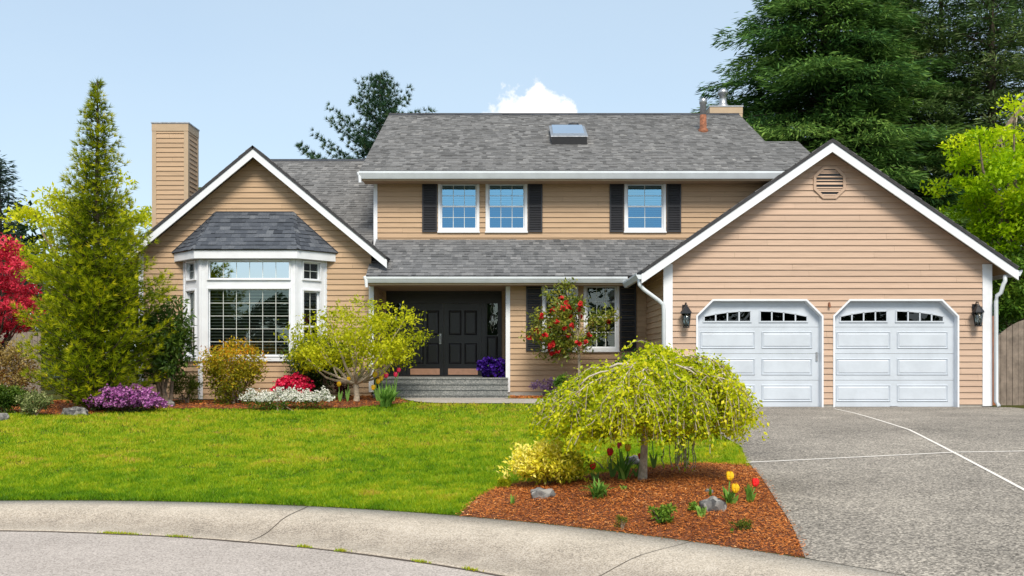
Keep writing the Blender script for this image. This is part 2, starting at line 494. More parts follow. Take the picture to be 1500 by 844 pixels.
gz0 = PZ(592.5, YG)
ga = garage_apex
poly_g = [(GS[0], gz0), (GS[1], gz0), (GS[1], gable_z(ga, GP, GS[1], .16)), (ga[0], ga[1] - .16), (GS[0], gable_z(ga, GP, GS[0], .16))]
ghole = []
for a, b in GAP:
    x0, x1, zt, zb = PX(a, YG), PX(b, YG), PZ(GTOP, YG), gz0 - 0.2
    c = GCH / F * YG
    ghole.append([(x0, zb), (x1, zb), (x1, zt - c), (x1 - c, zt), (x0 + c, zt), (x0, zt - c)])
mb = MB(); lap(mb, poly_g, ghole, front(YG))
mb.build('garage_wall', M['siding_garage'], house)

mb = MB()                                                   # garage side walls
lap(mb, [(YG, 0.80), (YL, 0.80), (YL, gable_z(ga, GP, GS[0], .14)), (YG, gable_z(ga, GP, GS[0], .14))], [], lambda u, d, z: (GS[0] - d, u, z))
mb.build('garage_side_wall', M['siding'], house)
mb = MB()
lap(mb, [(YG, 0.62), (27.5, 0.62), (27.5, gable_z(ga, GP, GS[1], .14)), (YG, gable_z(ga, GP, GS[1], .14))], [], lambda u, d, z: (GS[1] + d, u, z))
mb.build('garage_side_wall', M['siding'], house)

la = left_apex
LS = (PX(205, YL), PX(544, YL))
zb_l = 0.72
bay_hole = [(PX(272, YL), zb_l - .1), (PX(475, YL), zb_l - .1), (PX(475, YL), PZ(370, YL)), (PX(428, YL), PZ(330, YL)), (PX(318, YL), PZ(330, YL)), (PX(272, YL), PZ(370, YL))]
poly_l = [(LS[0], zb_l), (LS[1], zb_l), (LS[1], gable_z(la, LP, LS[1], .16)), (la[0], la[1] - .16), (LS[0], gable_z(la, LP, LS[0], .16))]
mb = MB(); lap(mb, poly_l, [bay_hole], front(YL))
lap(mb, [(YL, zb_l), (28.0, zb_l), (28.0, gable_z(la, LP, LS[0], .14)), (YL, gable_z(la, LP, LS[0], .14))], [], lambda u, d, z: (LS[0] - d, u, z))
mb.build('gable_wall', M['siding'], house)

# upper wall with its window openings
UPW = [(641.8, 702.2, 265.5, 339.5), (711.4, 772.4, 265.5, 339.5), (914.4, 975.2, 265.5, 339.5)]
LOW = [(794.2, 846.8, 415.0, 514.0), (854.8, 906.8, 415.0, 514.0)]
US = (PX(548, YU), 7.5)
inset = 0.012
uh = [rect(PX(a, YU) + inset, PX(b, YU) - inset, PZ(d, YU) + inset, PZ(c, YU) - inset) for a, b, c, d in UPW]
mb = MB(); lap(mb, rect(US[0], US[1], PZ(356, YU), PZ(256, YU)), uh, front(YU))
mb.build('upper_wall', M['siding'], house)
lh = [rect(PX(a, YL) + inset, PX(b, YL) - inset, PZ(d, YL) + inset, PZ(c, YL) - inset) for a, b, c, d in LOW]
mb = MB(); lap(mb, rect(PX(744, YL), PX(949, YL), PZ(573.5, YL), PZ(413, YL)), lh, front(YL))
mb.build('porch_wall', M['siding'], house)

# plain remaining walls (sides and back) so that the house is closed
mb = MB(); mb.box(US[0] + .01, US[0] + .13, YU + .02, 28.8, 4.4, 6.15); mb.build('rear_wall', M['beige_trim'], house)
mb = MB(); mb.box(7.38, 7.5, YU + .02, 27.0, 2.0, 6.15); mb.build('rear_wall', M['beige_trim'], house)
mb = MB(); mb.box(-8.6, 9.8, 33.6, 33.75, 0.5, 6.2); mb.build('rear_wall', M['beige_trim'], house)
mb = MB(); mb.box(-7.7, -7.58, 27.0, 33.6, 0.6, 3.6); mb.build('rear_wall', M['beige_trim'], house)

# ---------------------------------------------------------------- roofs
PM, PP = 0.495, 0.61
EM = (PX(527, 23.25), 23.25, PZ(249.5, 23.25))
cm = 1 / math.hypot(1, PM); cp = 1 / math.hypot(1, PP)
def vm(Y): return (Y - EM[1]) / cm
w_m = 7.6 - EM[0]
o = shingles(EM, (1, 0, 0), (0, 1, PM), [[(0, 0), (w_m, 0), (w_m, vm(25.8)), (0, vm(25.8))], [(0, vm(25.8)), (6.74 - EM[0], vm(25.8)), (6.74 - EM[0], vm(28.8)), (0, vm(28.8))]], 'roof', M['roof'], seed=3, expo=0.15, tab=0.15, hmax=0.026)
o['label'] = 'highest grey shingle roof above the upper windows'
upper_roof = o
zr = EM[2] + PM * (28.8 - 23.25)
shingles((6.74, 34.3, zr - PM * 5.5), (-1, 0, 0), (0, -1, PM), [[(0, 0), (6.74 - EM[0], 0), (6.74 - EM[0], vm(28.8)), (0, vm(28.8))]], 'rear_roof', M['roof'], seed=4, expo=0.3, tab=0.6)
mb = MB()                                                   # ridge cap pieces
x = EM[0]
while x < 6.7:
    w = 0.28
    for s in (-1, 1):
        mb.ct = random.random() * 0.6
        mb.poly([(x, 28.8, zr + .028), (x + w, 28.8, zr + .020), (x + w, 28.8 + s * .15, zr + .020 - PM * .15), (x, 28.8 + s * .15, zr + .028 - PM * .15)])
    x += w
mb.build('ridge_cap', M['roof_dark'], upper_roof)

EP = (PX(536, 22.1), 22.1, PZ(404, 22.1))
def vp(Y): return (Y - EP[1]) / cp
o = shingles(EP, (1, 0, 0), (0, 1, PP), [[(0, 0), (4.4 - EP[0], 0), (4.4 - EP[0], vp(23.79)), (0, vp(23.79))]], 'porch_roof', M['roof_porch'], seed=5, expo=0.14, tab=0.15, hmax=0.026)
o['label'] = 'low shingle roof over the front entry'
XL0 = -7.75
o = shingles((XL0, 22.75, EP[2] + PP * .65), (1, 0, 0), (0, 1, PP), [[(0, 0), (-3.41 - XL0, 0), (-3.41 - XL0, vp(28.6) - vp(22.75)), (0, vp(28.6) - vp(22.75))]], 'roof', M['roof'], seed=6, expo=0.15, tab=0.15, hmax=0.026)
o['label'] = 'grey shingle roof behind the left gable'
zl = EP[2] + PP * (28.6 - 22.1)
shingles((-3.41, 34.0, zl - PP * 5.4), (-1, 0, 0), (0, -1, PP), [[(0, 0), (-3.41 - XL0, 0), (-3.41 - XL0, vp(28.6) - vp(23.2)), (0, vp(28.6) - vp(23.2))]], 'rear_roof', M['roof'], seed=7, expo=0.3, tab=0.6)
mb = MB(); mb.box(XL0, -3.42, 28.52, 28.68, zl - .03, zl + .03); mb.build('ridge_cap', M['roof_dark'], o)


def gable_roof(apex, p, xl, xr, y0, y1, label, seed, mat):
    """two slopes, white rake boards at the front, soffit under the overhang"""
    ax, az = apex
    c = 1 / math.hypot(1, p)
    first = None
    for s, xe in ((-1, xl), (1, xr)):
        run = abs(xe - ax); L = run / c; ze = az - p * run
        if s < 0: O, U, V = (xe, y1, ze), (0, -1, 0), (1, 0, p)
        else: O, U, V = (xe, y0, ze), (0, 1, 0), (-1, 0, p)
        o = shingles(O, U, V, [[(0, 0), (y1 - y0, 0), (y1 - y0, L), (0, L)]], 'gable_roof', mat, seed=seed + s, expo=0.2, tab=0.36, thick=0.055)
        o['label'] = label
        # rake board
        t0, t1 = 0.072, 0.262
        mb = MB()
        a = [(ax, y0 + .02, az - t0), (xe, y0 + .02, ze - t0), (xe, y0 + .02, ze - t1), (ax, y0 + .02, az - t1)]
        b = [(q[0], q[1] + .045, q[2]) for q in a]
        mb.prism(a, b)
        # small return of the board at the eave
        e = [(xe - s * .001, y0 + .022, ze - t0 + .004), (xe - s * .02, y0 + .022, ze - t1), ]
        mb.build('rake_board', M['white'], o)
        mb = MB()
        a = [(ax, y0 + .066, az - .075), (xe + -s * .02, y0 + .066, ze - .075), (xe + -s * .02, y0 + .066, ze - .095), (ax, y0 + .066, az - .095)]
        b = [(q[0], y1, q[2]) for q in a]
        mb.prism(a, b)
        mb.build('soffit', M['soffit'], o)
    return o


gable_roof(left_apex, LP, left_apex[0] - 3.09, left_apex[0] + 3.07, 22.2, 27.0, 'steep gable roof above the bay window', 20, M['roof'])
gable_roof(garage_apex, GP, PX(940, 19.65), PX(1493, 19.65), 19.65, 27.6, 'wide gable roof over the garage', 30, M['roof'])

# soffits of the eaves
mb = MB()
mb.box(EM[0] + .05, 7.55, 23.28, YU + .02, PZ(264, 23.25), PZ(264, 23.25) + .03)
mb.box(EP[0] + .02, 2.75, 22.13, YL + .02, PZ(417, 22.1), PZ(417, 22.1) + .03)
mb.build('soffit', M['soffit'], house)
mb = MB()
mb.box(EM[0] + .03, 7.58, 23.24, 23.285, PZ(264, 23.25) - .012, EM[2] - .06)
mb.box(EP[0], 2.72, 22.09, 22.13, PZ(417, 22.1) - .012, EP[2] - .06)
mb.build('fascia', M['beige_trim'], house)


# ---------------------------------------------------------------- gutters and downspouts
def gutter_prof(h, d):                                      # ogee profile: (outwards, up)
    return [(0, 0), (d * .55, 0), (d * .72, h * .25), (d * .95, h * .62), (d, h * .66), (d, h), (d * .93, h), (d * .9, h * .72), (0, h * .72)]


def gutter(p0, p1, outv, h=0.13, d=0.12):
    mb = MB(); outv = Vector(outv)
    f = lambda p: [tuple(Vector(p) + outv * a + Vector((0, 0, b))) for a, b in gutter_prof(h, d)]
    mb.prism(f(p0), f(p1))
    return mb


hg = 0.175
g1 = gutter((EM[0], 23.235, PZ(261.5, 23.15)), (7.3, 23.235, PZ(261.5, 23.15)), (0, -1, 0), hg)
g1.build('gutter', M['gutter'], house)
zg2 = PZ(414.2, 22.0)
g2 = gutter((EP[0], 22.085, zg2), (2.62, 22.085, zg2), (0, -1, 0), 0.135)
g2.build('gutter', M['gutter'], house)
xe = PX(940, 19.65); zeg = gable_z(ga, GP, xe) - 0.175
g3 = gutter((xe + .0, 19.68, zeg), (xe + .0, 22.08, zeg), (-1, 0, 0), 0.125, 0.11)
g3.build('gutter', M['gutter'], house)
xr = PX(1493, 19.65); zer = gable_z(ga, GP, xr) - 0.175
g4 = gutter((xr, 19.72, zer), (xr, 27.5, zer), (1, 0, 0), 0.125, 0.10)
g4.build('gutter', M['gutter'], house)
for (xx, yy, zz) in ((EM[0] + .02, 23.17, PZ(268, 23.2)), (EP[0] + .03, 22.0, PZ(421, 22))):   # short outlets at the gutter ends
    mb = MB(); mb.tube([(xx, yy, zz), (xx - .01, yy, zz + .16), (xx - .05, yy, zz + .25)], [.035, .04, .04], 8)
    mb.build('gutter_outlet', M['white'], house)


def downspout(pts):
    mb = MB(); mb.tube(pts, 0.042, 8); return mb.build('downspout', M['gutter'], house, True)


xc = GS[0] - .02
downspout([(xe - .03, 19.78, zeg + .03), (xe - .03, 19.78, zeg - .10), (xe + .06, 19.79, zeg - .2), (xc - .12, 19.84, zeg - .42), (xc - .03, 19.86, zeg - .50), (xc - .01, 19.87, zeg - .62), (xc - .01, 19.87, 0.68)])
xw = GS[1] + .055
downspout([(xr - .22, 19.78, zer + .02), (xr - .22, 19.78, zer - .10), (xr - .25, 19.79, zer - .16), (xw + .08, 19.84, zer - .33), (xw + .01, 19.87, zer - .39), (xw, 19.88, zer - .5), (xw, 19.88, 0.75), (xw + .02, 19.8, 0.66)])

# ---------------------------------------------------------------- corner boards
def board(x0, x1, Y, z0, z1, d=0.03, mat='white', name='corner_board', par=house):
    mb = MB(); mb.box(x0, x1, Y - d, Y + .02, z0, z1); return mb.build(name, M[mat], par)


board(PX(973, YG) - .02, PX(985, YG), YG, 0.66, gable_z(ga, GP, PX(973, YG), .19))
board(PX(1438.5, YG), PX(1451, YG) + .02, YG, 0.66, gable_z(ga, GP, PX(1451, YG), .19))
board(PX(547.4, YU), PX(553, YU), YU, 4.42, PZ(262, YU))
board(PX(540.5, YL), PX(547.6, YL), YL, 0.86, PZ(415, YL))
board(PX(740.8, YL), PX(747.2, YL), YL, 0.86, PZ(415, YL), 0.035)
board(LS[0] - .02, LS[0] + .09, YL, 0.72, gable_z(la, LP, LS[0], .19))
mb = MB(); mb.box(GS[0] + .05, PX(1022, YG), YG - .005, YG + .1, 0.5, gz0 + .01); mb.build('foundation', M['foundation'], house)
mb = MB(); mb.box(PX(1404, YG), GS[1] - .01, YG - .005, YG + .1, 0.5, gz0 + .01); mb.build('foundation', M['foundation'], house)
mb = MB(); mb.box(PX(1205, YG), PX(1221, YG), YG - .005, YG + .1, 0.5, gz0 + .01); mb.build('foundation', M['foundation'], house)
mb = MB(); mb.box(PX(744, YL), GS[0], YL - .01, YL + .1, 0.4, PZ(573, YL)); mb.build('foundation', M['foundation'], house)
mb = MB(); mb.box(GS[0] - .004, GS[0] + .1, YG + .02, YL, 0.4, 0.81); mb.build('foundation', M['foundation'], house)
mb = MB(); mb.box(LS[0], LS[1], YL - .01, YL + .1, 0.4, zb_l + .012); mb.build('foundation', M['foundation'], house)


# ---------------------------------------------------------------- windows
def window(fr, u0, u1, v0, v1, style, nx, ny, glass, glass2=None, blind='blind', depth=0.10, slat=0.05, casing=0.062, label=None, gap=0.0, mid=0.5, open_=False, gw=.0065):
    """white casing, sashes, grilles between the panes, blind slats and a dim room behind"""
    mb = MB()
    W = casing
    for a in ((u0, u1, v1 - W, v1), (u0, u1, v0, v0 + W)): mb.fbox(fr, *a, -depth, 0.038)
    for a in ((u0, u0 + W), (u1 - W, u1)): mb.fbox(fr, *a, v0 + W, v1 - W, -depth, 0.036)
    if style != 'fixed': mb.fbox(fr, u0 - .015, u1 + .015, v0 - .03, v0 - .001, -0.01, 0.055)
    f = mb.build('window', M['white'], house)
    if label: f['label'] = label
    a0, a1, b0, b1 = u0 + W, u1 - W, v0 + W, v1 - W
    sashes = [(b0, b1, -.035, ny)] if style == 'fixed' else [(b0, b0 + (b1 - b0) * mid + .02, -.012, ny), (b0 + (b1 - b0) * mid - .02, b1, -.042, ny)]
    for k, (c0, c1, d, n) in enumerate(sashes):
        sw = 0.022 if style == 'fixed' else 0.036
        mb = MB()
        for q in ((a0, a1, c1 - sw, c1), (a0, a1, c0, c0 + sw)): mb.fbox(fr, *q, d - .025, d)
        for q in ((a0, a0 + sw), (a1 - sw, a1)): mb.fbox(fr, *q, c0 + sw, c1 - sw, d - .025, d - .001)
        mb.cm = 1
        for i in range(1, nx):
            u = a0 + sw + (a1 - a0 - 2 * sw) * i / nx
            mb.fbox(fr, u - gw, u + gw, c0 + sw, c1 - sw, d - .0175, d - .012)
        for j in range(1, n):
            v = c0 + sw + (c1 - c0 - 2 * sw) * j / n
            mb.fbox(fr, a0 + sw, a1 - sw, v - gw, v + gw, d - .0172, d - .0123)
        mb.build('sash', [M['white'], M['grille']], f)
        mb = MB()
        mb.poly([fr(a0 + sw * .9, c0 + sw * .9, d - .019), fr(a1 - sw * .9, c0 + sw * .9, d - .019), fr(a1 - sw * .9, c1 - sw * .9, d - .019), fr(a0 + sw * .9, c1 - sw * .9, d - .019)])
        mb.build('pane', M[glass2 if (glass2 and k == 0) else glass], f)
    if blind:
        mb = MB(); v = b0 + .03
        while v < b1 - gap:
            h_ = slat * (.75 if not open_ else .22)
            mb.poly([fr(a0, v, -.115), fr(a1, v, -.115), fr(a1, v + h_, -.145), fr(a0, v + h_, -.145)])
            if open_: mb.poly([fr(a0, v, -.114), fr(a1, v, -.114), fr(a1, v + .012, -.114), fr(a0, v + .012, -.114)])
            v += slat
        mb.build('blind', M[blind], f)
    mb = MB(); D = -0.9
    c = [fr(u0, v0, -depth), fr(u1, v0, -depth), fr(u1, v1, -depth), fr(u0, v1, -depth)]
    e = [fr(u0, v0, D), fr(u1, v0, D), fr(u1, v1, D), fr(u0, v1, D)]
    for i in range(4): mb.poly([c[i], c[(i + 1) % 4], e[(i + 1) % 4], e[i]])
    mb.poly(e)
    mb.build('room', M['room'], f)
    return f


for a, b, c, d in UPW:
    window(frf(YU), PX(a, YU), PX(b, YU), PZ(d, YU), PZ(c, YU), 'double', 3 if a < 800 else 2, 2, 'glass_sky', 'glass_sky_low')
for a, b, c, d in LOW:
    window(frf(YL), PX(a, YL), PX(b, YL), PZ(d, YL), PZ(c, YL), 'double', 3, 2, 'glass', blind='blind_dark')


def shutter(x0, x1, z0, z1, Y):
    mb = MB(); fr = frf(Y); w = 0.035
    for q in ((x0, x0 + w, z0, z1), (x1 - w, x1, z0, z1), (x0 + w, x1 - w, z0, z0 + w), (x0 + w, x1 - w, z1 - w, z1), (x0 + w, x1 - w, (z0 + z1) / 2 - w / 2, (z0 + z1) / 2 + w / 2)):
        mb.fbox(fr, *q, .016, .05)
    mb.fbox(fr, x0 + w, x1 - w, z0 + w, z1 - w, .016, .022)
    v = z0 + w
    while v < z1 - w - .03:
        mb.hexa([fr(x0 + w, v, .022), fr(x1 - w, v, .022), fr(x1 - w, v, .044), fr(x0 + w, v, .044), fr(x0 + w, v + .03, .022), fr(x1 - w, v + .03, .022), fr(x1 - w, v + .012, .044), fr(x0 + w, v + .012, .044)])
        v += .042
    mb.build('shutter', M['shutter'], house)


for a, b in ((618.6, 640.6), (773.2, 794.6), (892.8, 913.6), (976.2, 997.4)):
    shutter(PX(a, YU), PX(b, YU), PZ(340.5, YU), PZ(264.5, YU), YU)
for a, b in ((770.6, 793.4), (907.6, 931.6)):
    shutter(PX(a, YL), PX(b, YL), PZ(514.5, YL), PZ(415.5, YL), YL)

# ---------------------------------------------------------------- bay window
YB = 22.0
bl, bfl, bfr, brr = PX(269, YL), PX(292.5, YB), PX(433, YB), PX(478.5, YL)
zb0, zb1 = PZ(526, YB), PZ(372, YB)


def edge_frame(p, q):
    """frame of a wall face that runs from p to q (plan points), outwards to the viewer's side"""
    p, q = Vector((*p, 0)), Vector((*q, 0))
    u = (q - p).normalized(); n = Vector((u.y, -u.x, 0))
    return (lambda uu, v, d: tuple(p + u * uu + n * d + Vector((0, 0, v)))), (q - p).length


bay = MB()
faces = [((bl, YL), (bfl, YB)), ((bfl, YB), (bfr, YB)), ((bfr, YB), (brr, YL))]
base = MB()
wins = []
for k, (p, q) in enumerate(faces):
    fr, L = edge_frame(p, q)
    if k == 1:
        h0, h1 = PX(303.5, YB) - bfl, PX(426, YB) - bfl
        rows = [(PZ(523, YB), PZ(421.5, YB)), (PZ(410.5, YB), PZ(380.5, YB))]
    else:
        h0, h1 = L * .20, L * .80
        Ym = 22.3
        rows = [(PZ(523, Ym), PZ(424.5, Ym)), (PZ(411.5, Ym), PZ(383, Ym))]
    vs = [zb0] + [z for r in rows for z in r] + [zb1]
    bay.fbox(fr, 0, h0, zb0, zb1, -.08, .0); bay.fbox(fr, h1, L, zb0, zb1, -.08, .0)
    for a, b in ((vs[0], vs[1]), (vs[2], vs[3]), (vs[4], vs[5])): bay.fbox(fr, h0, h1, a, b, -.08, -.002)
    # raised corner casings and head and sill boards
    bay.fbox(fr, 0.0, 0.05, zb0, zb1, 0, .018); bay.fbox(fr, L - .05, L, zb0, zb1, 0, .018)
    bay.fbox(fr, -.012, L + .012, zb0 - .05, zb0 + .03, -.05, .03)
    wins.append((fr, h0, h1, rows, k))
    lap(base, rect(0, L, zb_l, zb0 - .04), [], (lambda f: (lambda u, d, z: f(u, z, d - .03)))(fr), zbase=zb_l)
    if k != 1:
        e = 0.055
        base.cm = 1
        base.fbox(fr, L - .09 if k == 0 else 0, L if k == 0 else .09, zb_l, zb0 - .05, -.03, -.004)
        base.cm = 0
fr1, L1 = edge_frame(*faces[1])
base.cm = 1
base.fbox(fr1, 0, .07, zb_l, zb0 - .05, -.03, -.003); base.fbox(fr1, L1 - .07, L1, zb_l, zb0 - .05, -.03, -.003)
bw = bay.build('bay_window', M['white'], house)
bw['label'] = 'white angled bay window on the left gable'
base.build('bay_base', [M['siding'], M['white']], house)
for fr, h0, h1, rows, k in wins:
    for r, (v0, v1) in enumerate(rows):
        if k == 1:
            window(fr, h0, h1, v0, v1, 'fixed', 6, 5 if r == 0 else 1, 'glass_bay' if r == 0 else 'glass_top', blind='blind' if r == 0 else None, open_=True, gw=.0055, slat=.072, casing=.03, depth=.08)
        elif r == 0:
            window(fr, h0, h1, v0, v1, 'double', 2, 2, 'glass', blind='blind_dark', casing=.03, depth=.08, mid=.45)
        else:
            window(fr, h0, h1, v0, v1, 'fixed', 2, 2, 'glass', blind=None, casing=.03, depth=.08)
# bay eave board and hip roof
zE0, zE1 = PZ(378.5, 21.85), PZ(366.5, 21.85)
def off(d): return [(bl - d * 1.25, YL - .02), (bfl - d * .42, YB - d), (bfr + d * .42, YB - d), (brr + d * 1.25, YL - .02)]
mb = MB(); A = off(.17); B = off(.05)
for i in range(3):
    mb.hexa([(*A[i], zE0), (*A[i + 1], zE0), (*B[i + 1], zE0), (*B[i], zE0), (*A[i], zE1), (*A[i + 1], zE1), (*B[i + 1], zE1), (*B[i], zE1)])
mb.poly([(*B[0], zE0 + .02), (*B[1], zE0 + .02), (*B[2], zE0 + .02), (*B[3], zE0 + .02)])
mb.build('bay_eave', M['white'], house)
E_ = [Vector((*p, zE1 + .012)) for p in off(.21)]
zT = PZ(311, YL - .02)
T0, T1 = Vector((PX(317, YL), YL - .025, zT)), Vector((PX(429, YL), YL - .025, zT))


def facet(pts, seed, label=None):
    O = pts[0]; U = (pts[1] - pts[0]).normalized()
    N = U.cross(pts[2] - pts[0]).normalized(); V = N.cross(U)
    poly = [((p - O).dot(U), (p - O).dot(V)) for p in pts]
    o = shingles(O, U, V, [poly], 'bay_roof', M['roof_dark'], expo=.125, tab=.20, thick=.02, seed=seed, hmax=.026)
    if label: o['label'] = label


facet([E_[1], E_[2], T1, T0], 41, 'blue grey shingled hip roof of the bay'); facet([E_[0], E_[1], T0], 42); facet([E_[2], E_[3], T1], 43)
mb = MB()
for a, b in ((E_[1], T0), (E_[2], T1)):
    n = 9
    for i in range(n):
        p = a.lerp(b, i / n); q = a.lerp(b, (i + 1) / n); mb.ct = random.uniform(.2, .8)
        for s in (-1, 1):
            w = Vector((s * .075, .02, -.035))
            mb.poly([p + Vector((0, 0, .035)), q + Vector((0, 0, .02)), q + w + Vector((0, 0, .02)), p + w + Vector((0, 0, .03))])
mb.ct = .1
mb.tube([E_[0] + Vector((0, 0, .01)), T0, T1, E_[3] + Vector((0, 0, .01))], .02, 6)
mb.build('hip_cap', M['roof_dark'], house)

# ---------------------------------------------------------------- entry: recess, steps, door
YD = 24.2
zf = PZ(553.5, 22.25)
xd0, xd1 = PX(547.5, YL), PX(740.8, YL)
mb = MB()
lap(mb, [(YL, zf), (YD, zf), (YD, 3.6), (YL, 3.6)], [], lambda u, d, z: (xd0 + d, u, z))
mb.build('entry_side_wall', M['siding'], house)
mb = MB()
lap(mb, [(YL, zf), (YD, zf), (YD, 3.6), (YL, 3.6)], [], lambda u, d, z: (xd1 - d, u, z))
mb.build('entry_side_wall', M['siding'], house)
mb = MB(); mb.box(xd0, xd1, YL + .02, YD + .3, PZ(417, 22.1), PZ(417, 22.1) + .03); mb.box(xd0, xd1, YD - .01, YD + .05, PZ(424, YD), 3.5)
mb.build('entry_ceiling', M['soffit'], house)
ux0, ux1 = PX(566, YD), PX(735, YD)
mb = MB()
mb.box(xd0, ux0, YD - .02, YD + .03, zf, 3.5); mb.build('entry_back_wall', M['siding'], house); mb = MB(); mb.box(ux1, xd1, YD - .02, YD + .03, zf, 3.5)
mb.build('entry_back_wall', M['siding'], house)
fr = frf(YD)
zd1 = PZ(426, YD); zl1 = PZ(447, YD)
unit = MB()                                                 # frame, head panel, sidelight surrounds
unit.fbox(fr, ux0, ux1, zl1 + .04, zd1, -.05, .03)
unit.fbox(fr, ux0, ux1, zd1 - .06, zd1, .03, .06)
xs = [PX(v, YD) for v in (566, 571, 589, 595, 650.3, 706, 711.5, 731, 735)]
for a, b in ((xs[0], xs[1]), (xs[2], xs[3]), (xs[5], xs[6]), (xs[7], xs[8])): unit.fbox(fr, a, b, zf, zl1 + .04, -.05, .045)
door_unit = unit.build('door_frame', M['dark'], house)
mb = MB(); mb.fbox(fr, ux0, ux1, zf - .01, zf + .035, -.05, .10); mb.build('threshold', M['black'], door_unit)


def panel_ring(mb, fr, u0, u1, v0, v1, d, h=0.014, w1=.014, w2=.03, inner=.004):
    """moulded edge and raised field of a door panel"""
    R = [(0, d), (w1, d + h), (w2, d + inner), (w2 + .025, d + h * .8)]
    for (a, da), (b, db) in zip(R[:-1], R[1:]):
        o = [(u0 + a, v0 + a), (u1 - a, v0 + a), (u1 - a, v1 - a), (u0 + a, v1 - a)]
        i = [(u0 + b, v0 + b), (u1 - b, v0 + b), (u1 - b, v1 - b), (u0 + b, v1 - b)]
        for k in range(4):
            j = (k + 1) % 4
            mb.poly([fr(*o[k], da), fr(*o[j], da), fr(*i[j], db), fr(*i[k], db)])
    b, db = R[-1]
    mb.poly([fr(u0 + b, v0 + b, db), fr(u1 - b, v0 + b, db), fr(u1 - b, v1 - b, db), fr(u0 + b, v1 - b, db)])


for (a, b, hs) in ((xs[3], xs[4], 1), (xs[4], xs[5], -1)):
    mb = MB()
    mb.fbox(fr, a + .004, b - .004, zf + .04, zl1 + .035, -.04, .008)
    W = b - a
    v_a, v_b, v_c, v_d = PZ(549, YD) + .27, PZ(501, YD), PZ(493, YD), PZ(455, YD)
    for c0, c1 in ((.13, .46), (.54, .87)):
        panel_ring(mb, fr, a + W * c0, a + W * c1, v_a, PZ(503, YD), .0085)
        panel_ring(mb, fr, a + W * c0, a + W * c1, PZ(491, YD), PZ(455, YD), .0085)
    dr = mb.build('front_door', M['dark'], house)
    mb = MB(); mb.fbox(fr, a + W * .11, b - W * .11, PZ(549, YD), PZ(540, YD), .009, .014); mb.build('kick_plate', M['copper'], dr)
    if hs == 1:
        mb = MB(); u = b - .09
        mb.fbox(fr, u - .025, u + .025, PZ(504, YD), PZ(489, YD), .009, .02)
        mb.tube([fr(u, PZ(502, YD), .02), fr(u, PZ(501, YD), .06), fr(u, PZ(494, YD), .06), fr(u, PZ(493, YD), .02)], .011, 7)
        mb.build('handle', M['steel'], dr)
for a, b in ((xs[1], xs[2]), (xs[6], xs[7])):
    mb = MB()
    mb.fbox(fr, a, b, zf + .04, PZ(491, YD), -.03, .0)
    panel_ring(mb, fr, a + .03, b - .03, zf + .14, PZ(493, YD), .001)
    mb.fbox(fr, a, a + .035, PZ(491, YD), zl1 + .04, -.03, .0); mb.fbox(fr, b - .035, b, PZ(491, YD), zl1 + .04, -.03, .0)
    mb.fbox(fr, a + .035, b - .035, PZ(440, YD) - .03, zl1 + .04, -.03, .0)
    sl = mb.build('sidelight', M['dark'], house)
    g0, g1, k0, k1 = a + .035, b - .035, PZ(491, YD), PZ(440, YD) - .03
    mb = MB(); mb.poly([fr(g0, k0, -.02), fr(g1, k0, -.02), fr(g1, k1, -.02), fr(g0, k1, -.02)]); mb.build('pane', M['glass'], sl)
    mb = MB(); mb.fbox(fr, g0, g1, k0, k1, -.35, -.3); mb.build('room', M['room'], sl)
    mb = MB(); uc = (g0 + g1) / 2; vc = (k0 + k1) / 2      # leaded lattice with diamonds
    for s in (-1, 1):
        n = 40; pts = []
        for i in range(n + 1):
            t = i / n
            pts.append(fr(uc + s * .055 * math.sin(t * math.pi * 3) * (0.4 + .6 * math.sin(t * math.pi)), k0 + .05 + (k1 - k0 - .1) * t, -.012))
        mb.tube(pts, .006, 4)
    mb.hexa([fr(uc - .02, vc - .06, -.016), fr(uc + .02, vc - .06, -.016), fr(uc + .02, vc - .06, -.012), fr(uc - .02, vc - .06, -.012), fr(uc - .02, vc + .06, -.016), fr(uc + .02, vc + .06, -.016), fr(uc + .02, vc + .06, -.012), fr(uc - .02, vc + .06, -.012)])
    mb.build('leading', M['steel'], sl)
# steps
mb = MB()
tops = [zf, zf - .115, zf - .23, zf - .345]
yf = [22.25, 21.95, 21.65, 21.35]
for i, (z, y) in enumerate(zip(tops, yf)):
    yb = YD + .1 if i == 0 else yf[i - 1] + .03
    mb.box(PX(556, 22) - .02 * i, PX(743.5, 22) + .004 * i, y + .02, yb, 0.5, z - .035)
    mb.box(PX(556, 22) - .02 * i - .01, PX(743.5, 22) + .004 * i + .01, y, yb, z - .034, z)
mb.build('entry_steps', M['stone_step'], house)

